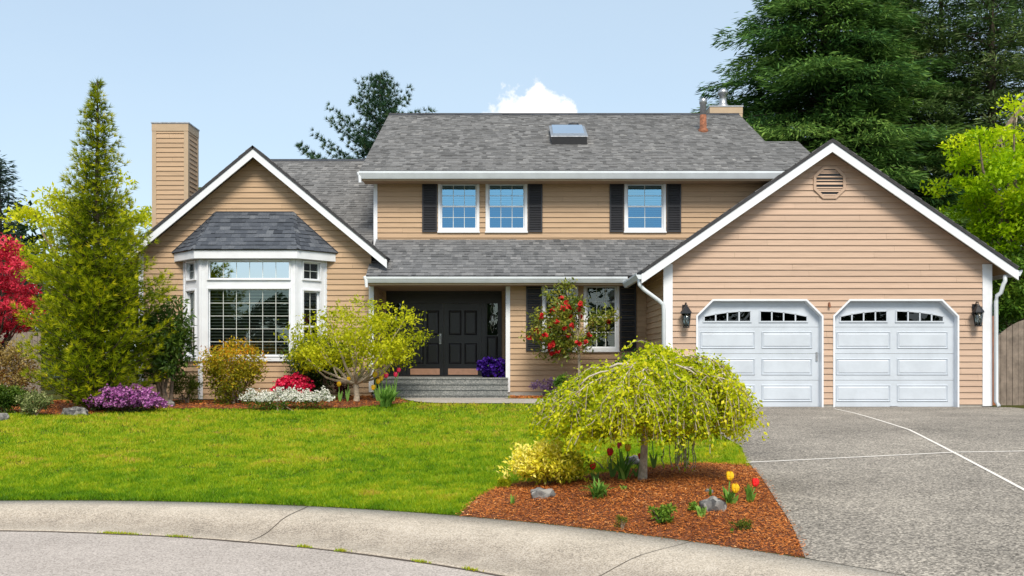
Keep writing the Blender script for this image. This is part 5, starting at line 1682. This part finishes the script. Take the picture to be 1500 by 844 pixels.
# camellia standard in front of the lower windows
b = (PX(848, 21.6), 21.6, float(gz(PX(848, 21.6), 21.6)))
r = empty('camellia_tree', b, 'slender camellia tree with red blossom in front of the lower windows', 'flowering tree')
mb = MB(); rnd = random.Random(5); fork = Vector((PX(848, 21.6), 21.6, PZ(498, 21.6)))
mb.tube([Vector(b), Vector((b[0] + .01, b[1], b[2] + .5)), fork], [.045, .035, .03], 7)
P_, T_, FL = [], [], []
for px, py, dy in ((803, 445, 0), (790, 465, .1), (806, 498, -.2), (818, 510, .1), (830, 425, .2), (815, 470, -.3), (850, 445, -.2), (840, 490, .25), (790, 485, .2), (870, 470, .1), (884, 466, -.1), (892, 478, 0), (868, 496, -.2), (825, 505, -.1), (826, 450, .3)):
    tip = Vector((PX(px, 21.6), 21.6 + dy, PZ(py, 21.6)))
    pts = [fork.lerp(tip, s) + Vector((0, 0, .10 * math.sin(s * math.pi))) for s in np.linspace(0, 1, 6)]
    mb.tube(pts, [.017 * (1 - s) + .004 for s in np.linspace(0, 1, 6)], 5)
    m = 9 if px < 845 else 5
    for j in range(m):
        c = pts[rnd.choice((3, 4, 5, 5))] + Vector((rnd.gauss(0, .14), rnd.gauss(0, .13), rnd.gauss(0, .12)))
        P_.append(np.array(c) + rng.normal(0, .080, (60, 3))); T_.append(np.full(60, .42 + rnd.gauss(0, .16)))
        if rnd.random() < (.42 if px < 860 else .22): FL.append(np.array(c) + np.array([rnd.gauss(0, .08), -.20 - .1 * rnd.random(), rnd.gauss(0, .06)]))
P_ = np.concatenate(P_); T_ = np.concatenate(T_)
mb.build('trunk', M['bark_pale'], r)
np_mesh('crown', leaf_set(P_, .08, .42, 1, .4), 4, T_ + rng.normal(0, .17, len(P_)), L['camleaf'], r)
FL = np.repeat(np.array(FL), 4, 0) + rng.normal(0, .014, (len(FL) * 4, 3))
blossoms(FL, .105, 'camflower', r, 6)['kind'] = 'stuff'

# petunias in a pot on the porch
Yq = 22.75; xq = PX(719, Yq); zq = zf
r = empty('flower_pot', (xq, Yq, zq), 'pot overflowing with violet petunias beside the black front door', 'potted flowers')
mb = MB(); mb.lathe((xq, Yq, zq), [(.14, 0), (.19, .16), (.205, .17), (.2, .2), (.17, .19)], 18); mb.build('pot', M['plastic_pot'], r, True)
P, ct, cc, o = clump_points((xq, Yq, zq + .22), (.27, .25, .22), 40, 22, .09, .4, .9, .15, seed=70, zmin=zq + .02)
np_mesh('foliage', leaf_set(P[::3], .05, .5, 1, .4), 4, .4 + rng.normal(0, .2, len(P[::3])), L['green'], r)
blossoms(P + o * .03, .085, 'purple', r, 5)

# ---------------------------------------------------------------- weeping tree on the island bed
bx, by, bz = ground_at(943, 705)
r = empty('weeping_tree', (bx, by, bz), 'small weeping tree with lime leaves and grey trunk on the mulch island', 'weeping tree')
wz = lambda py: PZ(py, by)
wx = lambda px: PX(px, by)
mb = MB(); rnd = random.Random(21)
head = Vector((wx(946), by, wz(556)))
mb.tube([(bx - .02, by, bz - .06), (bx - .015, by, bz + .02), (wx(943), by, wz(672)), (wx(944.5), by + .01, wz(640)), (wx(946), by, wz(600)), head], [.075, .052, .040, .036, .034, .04], 10)
arms = MB()
Lc, Lt, La = [], [], []
tw = MB()
def shoot(p0, d0, length, leafy=1.0, tone=.5):
    """hanging shoot: falls under its own weight, leaves along it"""
    p = Vector(p0); d = Vector(d0).normalized(); pts = [p.copy()]
    st = .05; k = int(length / st)
    for i in range(k):
        d = (d * .86 + Vector((rnd.gauss(0, .10), rnd.gauss(0, .10), -.25))).normalized()
        p = p + d * st; pts.append(p.copy())
        if p.z < float(gz(p.x, p.y)) + .44: break
        for _ in range(6 if rnd.random() < .85 * leafy else 2):
            if rnd.random() < leafy:
                Lc.append(tuple(p + Vector((rnd.gauss(0, .028), rnd.gauss(0, .028), rnd.gauss(0, .022))))); Lt.append(tone + rnd.gauss(0, .20)); La.append((d.x * .3, d.y * .3, -.75))
    if len(pts) > 3: tw.tube(pts[::2], [.005] + [.003] * (len(pts[::2]) - 1), 4, False)


arch_specs = []
for k in range(74):
    lobe = k % 11
    th = lobe * 2 * math.pi / 11 + rnd.gauss(0, .14) + .2 * math.sin(lobe * 5.3)
    # reach differs with bearing: longer to both sides, as in the photograph
    reach = (1.0 - .07 * max(0, math.cos(th)) + .13 * math.cos(2 * th) + .10 * math.sin(lobe * 2.7)) * rnd.uniform(.45, 1.0)
    if math.cos(th) > .2: reach = min(reach, .98)
    arch_specs.append((th, reach, max(.06, .19 + .09 * math.sin(lobe * 4.1) + rnd.gauss(0, .035)), .5 + .06 * math.sin(lobe * 3.3)))
for k in range(9):                                         # a tuft of shoots stands higher right of the trunk
    arch_specs.append((rnd.uniform(-.7, .9), rnd.uniform(.15, .5), rnd.uniform(.22, .27), .55))
for th, reach, lift, tone in arch_specs:
    d = Vector((math.cos(th), math.sin(th), 0)); pts = []
    n = 10; z0 = rnd.uniform(-.14, .09)
    cs = math.cos(th)
    fall = rnd.uniform(.16, .46) + (.10 if reach > .85 else 0) + (.20 * -cs if cs < -.2 else -.08 * max(0, cs))
    z0 += -.10 * max(0, -cs) + .05 * max(0, cs)
    for i in range(n + 1):
        q = i / n
        z = z0 + lift * math.sin(min(1, q * 1.5) * math.pi * .55) - fall * q ** 2.4 * (0.5 if reach < .5 else 1)
        pts.append(head + d * reach * q + Vector((rnd.gauss(0, .018), rnd.gauss(0, .018), z + rnd.gauss(0, .012))))
    arms.tube(pts, [.009 * (1 - i / n) + .004 for i in range(n + 1)], 6)
    for i in range(1, n + 1):                                # leafy spurs that clothe the arms themselves
        for _ in range(16):
            Lc.append(tuple(pts[i] + Vector((rnd.gauss(0, .05), rnd.gauss(0, .05), rnd.gauss(.02, .035))))); Lt.append(tone + rnd.gauss(0, .2)); La.append((rnd.gauss(0, .5), rnd.gauss(0, .5), -.4))
    for i in range(2, n + 1):
        m = 3 if i < n - 2 else 5
        for _ in range(m):
            dd = d * .6 + Vector((rnd.gauss(0, .6), rnd.gauss(0, .6), rnd.uniform(-.3, .15)))
            tt = tone + rnd.gauss(0, .07)
            low = wz(628 if d.x < -.3 else 642) + rnd.gauss(0, .10)
            ln = max(.12, min(.72, (pts[i].z - low) * rnd.uniform(.55, 1.1)))
            shoot(pts[i], dd, ln, 1.0, tt)
# the curtain that reaches the mulch on the far right side of the trunk
for k in range(16):
    p = Vector((wx(1008) + rnd.gauss(0, .10), by + .5 + rnd.gauss(0, .12), wz(590)))
    pts = [p]
    for i in range(14):
        p = p + Vector((rnd.gauss(0, .012), rnd.gauss(0, .012), -.052)); pts.append(p)
        for _ in range(2 if i < 7 else 1): Lc.append(tuple(p)); Lt.append(.3 + rnd.gauss(0, .15)); La.append((0, 0, -1))
        if p.z < float(gz(p.x, p.y)) + .03: break
    tw.tube(pts, .006, 4, False)
# bare pale knuckles and loops showing through the top
for spec in ([(917, 560), (916, 548), (928, 540), (940, 538)], [(897, 547), (904, 537), (914, 533), (926, 538), (934, 547)], [(893, 523), (905, 517), (922, 518), (932, 532), (944, 538), (958, 538)], [(850, 548), (862, 536), (880, 529), (902, 526)], [(990, 530), (1010, 538), (1030, 552), (1045, 556), (1068, 562)], [(1020, 548), (1040, 562), (1060, 574), (1078, 580)], [(1045, 548), (1060, 543), (1072, 560)], [(1024, 574), (1034, 600), (1038, 622)], [(925, 590), (938, 596), (944, 606)]):
    dy = -.32 + rnd.uniform(-.1, .1)
    pts = [Vector((PX(a, by + dy), by + dy, PZ(c + (16 if a < 960 else 4), by + dy))) for a, c in spec]
    big = spec[0][0] in (917, 893)
    arms.tube(pts, [.013 if big else .008] * (len(pts) - 1) + [.017 if big else .005], 8)
arms.tube([head, Vector((wx(958), by - .28, PZ(540, by - .3)))], [.034, .016], 8)
arms.tube([head, Vector((wx(917), by - .28, PZ(558, by - .3)))], [.034, .016], 8)
mb.build('trunk', M['bark_pale'], r)
arms.build('limb', M['twig'], r, True)
tw.build('twigs', M['bark_pale'], r)['kind'] = 'stuff'
Lc, Lt, La = np.array(Lc), np.array(Lt), np.array(La)
np_mesh('crown', leaf_set(Lc, .038, .56, .8, .3, 0, La * .8), 4, Lt, L['weep'], r)

# ---------------------------------------------------------------- island plants
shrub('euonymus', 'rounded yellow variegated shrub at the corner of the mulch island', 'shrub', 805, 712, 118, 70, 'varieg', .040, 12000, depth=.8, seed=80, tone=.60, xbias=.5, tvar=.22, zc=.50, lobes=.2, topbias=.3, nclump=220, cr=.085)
shrub('ground_cover', 'small yellow green tuft at the lawn edge beside the variegated shrub', 'plant', 741, 716, 36, 18, 'limeleaf', .03, 420, seed=81, tone=.35, stems=0)


def strap_clump(name, label, px, py, w, h, n, leaf='tulipleaf', wid=.016, arch=.5, cat='plant', seed=0, tone=.5):
    """tuft of strap leaves that bend outwards"""
    x, y, z = ground_at(px, py); W, H = w / F * y, h / F * y
    r = empty(name, (x, y, z + .02), label, cat)
    rr = np.random.default_rng(seed); V, T = [], []
    for i in range(n):
        th = rr.uniform(0, 6.283); b0 = np.array([x + rr.normal(0, W * .08), y + rr.normal(0, W * .08), z + .01])
        d = np.array([math.cos(th), math.sin(th), 0]); rch = W * .5 * rr.uniform(.3, 1.05); hh = H * rr.uniform(.6, 1.05)
        s = np.array([-d[1], d[0], 0]) * wid * rr.uniform(.7, 1.2); prev = None; t = tone + rr.normal(0, .2)
        for k in range(5):
            q = k / 4
            p = b0 + d * rch * q ** 1.4 + np.array([0, 0, hh * (q - arch * q * q * (rch / (W * .5))) * 1.25])
            ww = s * (1 - q ** 2) * (0.6 + .8 * q) + s * .02
            if prev is not None: V.append(np.stack([prev[0] - prev[1], prev[0] + prev[1], p + ww, p - ww])); T.append(t)
            prev = (p, ww)
    np_mesh('leaves', np.array(V), 4, np.array(T), L[leaf], r)
    return r


strap_clump('daylily', 'spreading clump of green strap leaves on the mulch near the rock', 876, 732, 56, 30, 60, seed=1)
strap_clump('tulip_leaves', 'tall broad green tulip leaves left of the weeping trunk', 912, 706, 46, 46, 22, wid=.022, arch=.35, seed=2)
strap_clump('bulb_sprout', 'single green sprout alone at the left of the island', 752, 742, 12, 16, 7, wid=.012, arch=.2, seed=3)
strap_clump('bulb_sprout', 'small green sprouts between the daylily and the weeping trunk', 915, 720, 20, 10, 10, wid=.012, seed=4)
strap_clump('tulip_leaves', 'green leaves beside the pale rock, under a yellow tulip', 1067, 741, 24, 24, 18, wid=.018, arch=.3, seed=5)
strap_clump('tulip_leaves', 'green leaves at the driveway edge under the red tulip', 1098, 738, 20, 26, 16, wid=.018, arch=.3, seed=6)
strap_clump('bulb_sprout', 'slim green sprout left of the pale rock', 1041, 730, 10, 16, 7, wid=.014, arch=.15, seed=7)
strap_clump('tulip_leaves', 'pale green leaves in front of the pale rock', 1027, 760, 24, 22, 12, wid=.022, arch=.4, seed=8, tone=.8)
strap_clump('bulb_sprout', 'tiny sprout at the kerb end of the island', 1072, 784, 8, 10, 6, wid=.012, arch=.2, seed=9)
strap_clump('iris_leaves', 'thick clump of green leaves below the tulips near the steps', 567, 597, 44, 34, 60, wid=.03, arch=.4, seed=10)
shrub('dwarf_shrub', 'low olive green shrublet in the middle of the mulch', 'plant', 970, 769, 44, 30, 'green', .035, 700, seed=82, stems=3, tone=.7)
shrub('dwarf_shrub', 'small grey green tuft near the kerb', 'plant', 910, 777, 24, 24, 'hedge', .022, 420, asp=.2, seed=83, stems=3, tone=.6)
shrub('dwarf_shrub', 'dark flat conifer tuft at the driveway end of the island', 'plant', 1087, 779, 34, 18, 'darkfir', .026, 600, asp=.2, seed=84, stems=3)
shrub('dwarf_shrub', 'low green leaves right in front of the pale rock', 'plant', 1016, 752, 20, 16, 'green', .03, 260, seed=85, stems=0, tone=.7)
shrub('upright_seedlings', 'upright yellow green stems behind the red tulips', 'plant', 888, 690, 42, 34, 'varieg', .03, 420, seed=86, stems=8, tone=.5)


def tulip(px, py, base, mat, label, group, s=1.0, Y=None):
    x, y, z = ground_at(*base) if Y is None else (PX(base[0], Y), Y, float(gz(PX(base[0], Y), Y)))
    xt, zt = PX(px, y), PZ(py, y)
    r = empty('tulip', (x, y, z), label, 'tulip', group)
    h = .066 * s
    mb = MB(); mb.tube([(x, y, z - .01), (x * .6 + xt * .4, y, z * .5 + zt * .5), (xt, y, zt - h * .5)], .0055 * s, 6); mb.build('stem', M['stem'], r)
    mb = MB()
    for k in range(6):
        t = k * math.pi / 3; R = .030 * s if k % 2 else .026 * s
        f = lambda hh, rr_, dt: (xt + rr_ * math.cos(t + dt), y + rr_ * math.sin(t + dt), zt - h * .5 + hh * h)
        rowsP = [(0, .3, .3), (.25, .9, .62), (.55, 1.05, .66), (.8, .92, .5), (1.0, .72, .08)]
        for (h0, r0_, d0), (h1, r1_, d1) in zip(rowsP[:-1], rowsP[1:]):
            mb.poly([f(h0, R * r0_, -d0), f(h0, R * r0_, d0), f(h1, R * r1_, d1), f(h1, R * r1_, -d1)])
    mb.lathe((xt, y, zt - h * .5), [(.004, -.004), (.018 * s, .002), (.022 * s, h * .4), (.006, h * .5)], 10)
    mb.build('bloom', M[mat], r, True)
    for sg in (-1, 1):
        mb = MB(); H = (zt - z) * rng.uniform(.5, .7); prev = None; dx = sg * rng.uniform(.03, .07)
        for k in range(6):
            q = k / 5; w = .017 * s * math.sin(math.pi * (q * .9 + .1)) + .001
            p = (x + dx * q ** 1.5, y - .03 * q, z + H * q)
            if prev: mb.poly([prev[0], prev[1], (p[0] + w, p[1], p[2]), (p[0] - w, p[1], p[2])])
            prev = ((p[0] - w, p[1], p[2]), (p[0] + w, p[1], p[2]))
        mb.build('leaf', M['stem'], r)


gi_ = 'tulips on the mulch island'; gh_ = 'tulips beside the entry steps'
tulip(893.5, 661.5, (897, 703), 'tulip_red', 'large dark red tulip above the island leaves, left of the weeping trunk', gi_, 1.3)
tulip(868, 682, (872, 707), 'tulip_red', 'short red tulip touching the yellow variegated shrub', gi_, 1.25)
tulip(907.5, 652.5, (909, 703), 'tulip_pink', 'pinkish red tulip next to the upper yellow tulip', gi_, 1.05)
tulip(919.5, 655.5, (917, 703), 'tulip_yellow', 'yellow tulip standing between red ones left of the weeping trunk', gi_, 1.2)
tulip(938, 668, (933, 702), 'tulip_red', 'small red tulip almost touching the weeping trunk', gi_, 1.0)
tulip(955, 637, (958, 690), 'tulip_yellow', 'orange yellow tulip just right of the weeping trunk under the leaves', gi_, 1.0)
tulip(1069, 697, (1067, 739), 'tulip_yellow', 'tallest yellow tulip at the driveway side of the island', gi_, 1.3)
tulip(1077, 715, (1074, 741), 'tulip_yellow', 'lower yellow tulip over green leaves near the pale rock', gi_, 1.3)
tulip(1106.5, 706.5, (1100, 737), 'tulip_red', 'red tulip nearest the driveway', gi_, 1.2)
for px, py, b, m, lab, s in ((549, 548.5, 553, 'tulip_yellow', 'tallest yellow tulip beside the entry steps', 1.9), (554, 558.5, 560, 'tulip_yellow', 'yellow tulip close below the tallest one', 1.7), (558.5, 554, 563, 'tulip_yellow', 'yellow tulip nearest the pink ones by the steps', 1.7), (547, 567.5, 556, 'tulip_yellow', 'lowest orange yellow tulip beside the steps', 1.8), (565.5, 549.5, 568, 'tulip_pink', 'pink tulip beside the yellow group', 1.8), (579.5, 548.5, 575, 'tulip_pink', 'pink tulip below the highest pink one', 1.6), (584, 542, 577, 'tulip_pink', 'highest pink tulip in front of the porch', 1.5), (496.5, 562.5, 498, 'tulip_yellow', 'yellow tulip left of the small maple trunk', 1.6), (510.5, 555, 509, 'tulip_yellow', 'yellow tulip right against the small maple trunk', 1.4)):
    tulip(px, py, (b, 0), m, lab, gh_, s, Y=20.5)


# ---------------------------------------------------------------- rocks
def rock(label, px, py, w, h, seed, d=.7):
    x, y, z = ground_at(px, py); W, H = w / F * y, h / F * y
    rr = np.random.default_rng(seed); n, m_ = 36, 20; mb = MB()
    ph = rr.uniform(0, 6.28, 9); k1 = rr.uniform(1.5, 4, 9)
    V = []
    for i in range(m_ + 1):
        for j in range(n):
            a = math.pi * (i / m_ - .5); t = 2 * math.pi * j / n
            v = np.array([math.cos(a) * math.cos(t), math.cos(a) * math.sin(t), math.sin(a)])
            f = 1 + .16 * math.sin(k1[0] * v[0] * 2 + ph[0]) * math.sin(k1[1] * v[1] * 2 + ph[1]) + .10 * math.sin(k1[2] * 3 * v[0] + ph[2] + 3 * v[2]) + .06 * math.sin(7 * v[1] + ph[3]) + rr.normal(0, .018)
            v = np.sign(v) * np.abs(v) ** .85 * f
            V.append((x + v[0] * W / 2, y + v[1] * W / 2 * d, z + H * .38 + v[2] * H * .62))
    mb.v = V; mb.t = [.5] * len(V)
    for i in range(m_):
        for j in range(n):
            q = (j + 1) % n; mb.f.append((i * n + j, i * n + q, (i + 1) * n + q, (i + 1) * n + j)); mb.m.append(0)
    o = mb.build('garden_rock', M['rock'], None, True)
    tag(o, label, 'rock', 'garden rocks')


rock('dark grey rock on the mulch below the yellow variegated shrub', 796, 731, 36, 15, 1)
rock('pale rounded rock among tulip leaves at the driveway side of the island', 1045, 750, 36, 20, 2)
rock('grey rock behind the tulip leaves left of the weeping trunk', 929, 682, 26, 14, 3)
rock('tiny grey stone beside the slim sprout above the pale rock', 1038, 724, 12, 7, 4)
rock('long pale stone under the tall conifer by the purple heather', 110, 609, 36, 12, 5)
rock('pale stone at the end of the clipped hedge', 2, 617, 20, 12, 6)
rock('small flat stone just right of the purple heather', 247, 596, 18, 9, 7)

# ================================================================== LIGHT, SKY, CAMERA
SUN_EL, SUN_AZ = 47.0, 172.0          # degrees; azimuth clockwise from +Y (the view direction)
w = bpy.data.worlds.new('World'); S.world = w; w.use_nodes = True
nt = w.node_tree; nt.nodes.clear()
out = nt.nodes.new('ShaderNodeOutputWorld'); bg = nd(nt, 'ShaderNodeBackground', Strength=SKY)
sky = nt.nodes.new('ShaderNodeTexSky'); sky.sky_type = 'NISHITA'; sky.sun_disc = False
sky.sun_elevation = math.radians(SUN_EL); sky.sun_rotation = math.radians(SUN_AZ)
sky.air_density = 1.0; sky.dust_density = 1.2; sky.ozone_density = 1.0; sky.altitude = 0
tc = nt.nodes.new('ShaderNodeTexCoord'); sep = nt.nodes.new('ShaderNodeSeparateXYZ')
nt.links.new(tc.outputs['Generated'], sep.inputs[0])


def mth(op, a, b=None, clamp=False):
    n = nt.nodes.new('ShaderNodeMath'); n.operation = op; n.use_clamp = clamp
    for i, v in enumerate((a, b)):
        if v is None: continue
        if isinstance(v, (int, float)): n.inputs[i].default_value = v
        else: nt.links.new(v, n.inputs[i])
    return n.outputs[0]


# thin high haze that pales the sky, a little uneven
nz = nd(nt, 'ShaderNodeTexNoise', Scale=2.2, Detail=6.0, Roughness=.55)
mp = nd(nt, 'ShaderNodeMapping'); mp.inputs['Scale'].default_value = (1, 1, 2.5)
nt.links.new(tc.outputs['Generated'], mp.inputs[0]); nt.links.new(mp.outputs[0], nz.inputs['Vector'])
hz = mth('MULTIPLY_ADD', nz.outputs['Fac'], .30); hz.node.inputs[2].default_value = HAZE
mixh = nd(nt, 'ShaderNodeMix', data_type='RGBA'); mixh.inputs[7].default_value = (*HAZECOL, 1)
nt.links.new(hz, mixh.inputs[0]); nt.links.new(sky.outputs[0], mixh.inputs[6])
# one small cumulus low over the roof
yy = mth('MAXIMUM', sep.outputs[1], .05)
u = mth('DIVIDE', sep.outputs[0], yy); v = mth('DIVIDE', sep.outputs[2], yy)
cn = nd(nt, 'ShaderNodeTexNoise', Scale=26.0, Detail=7.0, Roughness=.6)
nt.links.new(tc.outputs['Generated'], cn.inputs['Vector'])
du = mth('DIVIDE', mth('SUBTRACT', u, .018), .056); dv = mth('DIVIDE', mth('SUBTRACT', v, .225), .060)
rad = mth('SQRT', mth('ADD', mth('MULTIPLY', du, du), mth('MULTIPLY', dv, dv)))
ed = mth('ADD', mth('SUBTRACT', 1.0, rad), mth('MULTIPLY', mth('SUBTRACT', cn.outputs['Fac'], .5), 1.5))
back_ = mth('LESS_THAN', sep.outputs[1], -.1)
bn = nd(nt, 'ShaderNodeTexNoise', Scale=6.0, Detail=7.0, Roughness=.62)
bm = nd(nt, 'ShaderNodeMapping'); bm.inputs['Scale'].default_value = (1, 1, 3.0)
nt.links.new(tc.outputs['Generated'], bm.inputs[0]); nt.links.new(bm.outputs[0], bn.inputs['Vector'])
bc_ = mth('MULTIPLY', mth('MULTIPLY', mth('SUBTRACT', bn.outputs['Fac'], .47), 5.0, True), back_)
front_ = mth('GREATER_THAN', sep.outputs[1], .2)
cm_ = mth('MULTIPLY', mth('MULTIPLY', ed, 7.0, True), front_)
mixc = nd(nt, 'ShaderNodeMix', data_type='RGBA'); mixc.inputs[7].default_value = (*CLOUDCOL, 1)
cm_ = mth('MAXIMUM', cm_, mth('MULTIPLY', bc_, .8))
nt.links.new(cm_, mixc.inputs[0]); nt.links.new(mixh.outputs[2], mixc.inputs[6])
nt.links.new(mixc.outputs[2], bg.inputs['Color']); nt.links.new(bg.outputs[0], out.inputs['Surface'])

sl = bpy.data.lights.new('sun', 'SUN'); sl.energy = SUN; sl.angle = math.radians(SUNANG); sl.color = (1, .905, .76)
so = bpy.data.objects.new('sun', sl); COL.objects.link(so)
el, az = math.radians(SUN_EL), math.radians(SUN_AZ)
dirv = Vector((math.sin(az) * math.cos(el), math.cos(az) * math.cos(el), math.sin(el)))
so.rotation_euler = dirv.to_track_quat('Z', 'Y').to_euler(); so.location = dirv * 60

cd = bpy.data.cameras.new('camera'); cam = bpy.data.objects.new('camera', cd); COL.objects.link(cam)
cam.location = (0, 0, EYE); cam.rotation_euler = (math.radians(90), 0, 0)
cd.sensor_width = 36.0; cd.lens = 36.0 * F / 1500.0
cd.shift_y = (HZ - 422) / 1500.0
cd.clip_start = .05; cd.clip_end = 2000
S.camera = cam
S.view_settings.view_transform = 'Standard'; S.view_settings.look = 'None'; S.view_settings.gamma = 1; S.view_settings.exposure = EXPOSURE
S.view_settings.use_curve_mapping = False
S.render.engine = 'CYCLES'
S.cycles.use_denoising = True
S.cycles.max_bounces = 8; S.cycles.transparent_max_bounces = 16; S.cycles.glossy_bounces = 4; S.cycles.transmission_bounces = 4
S.cycles.sample_clamp_indirect = 6
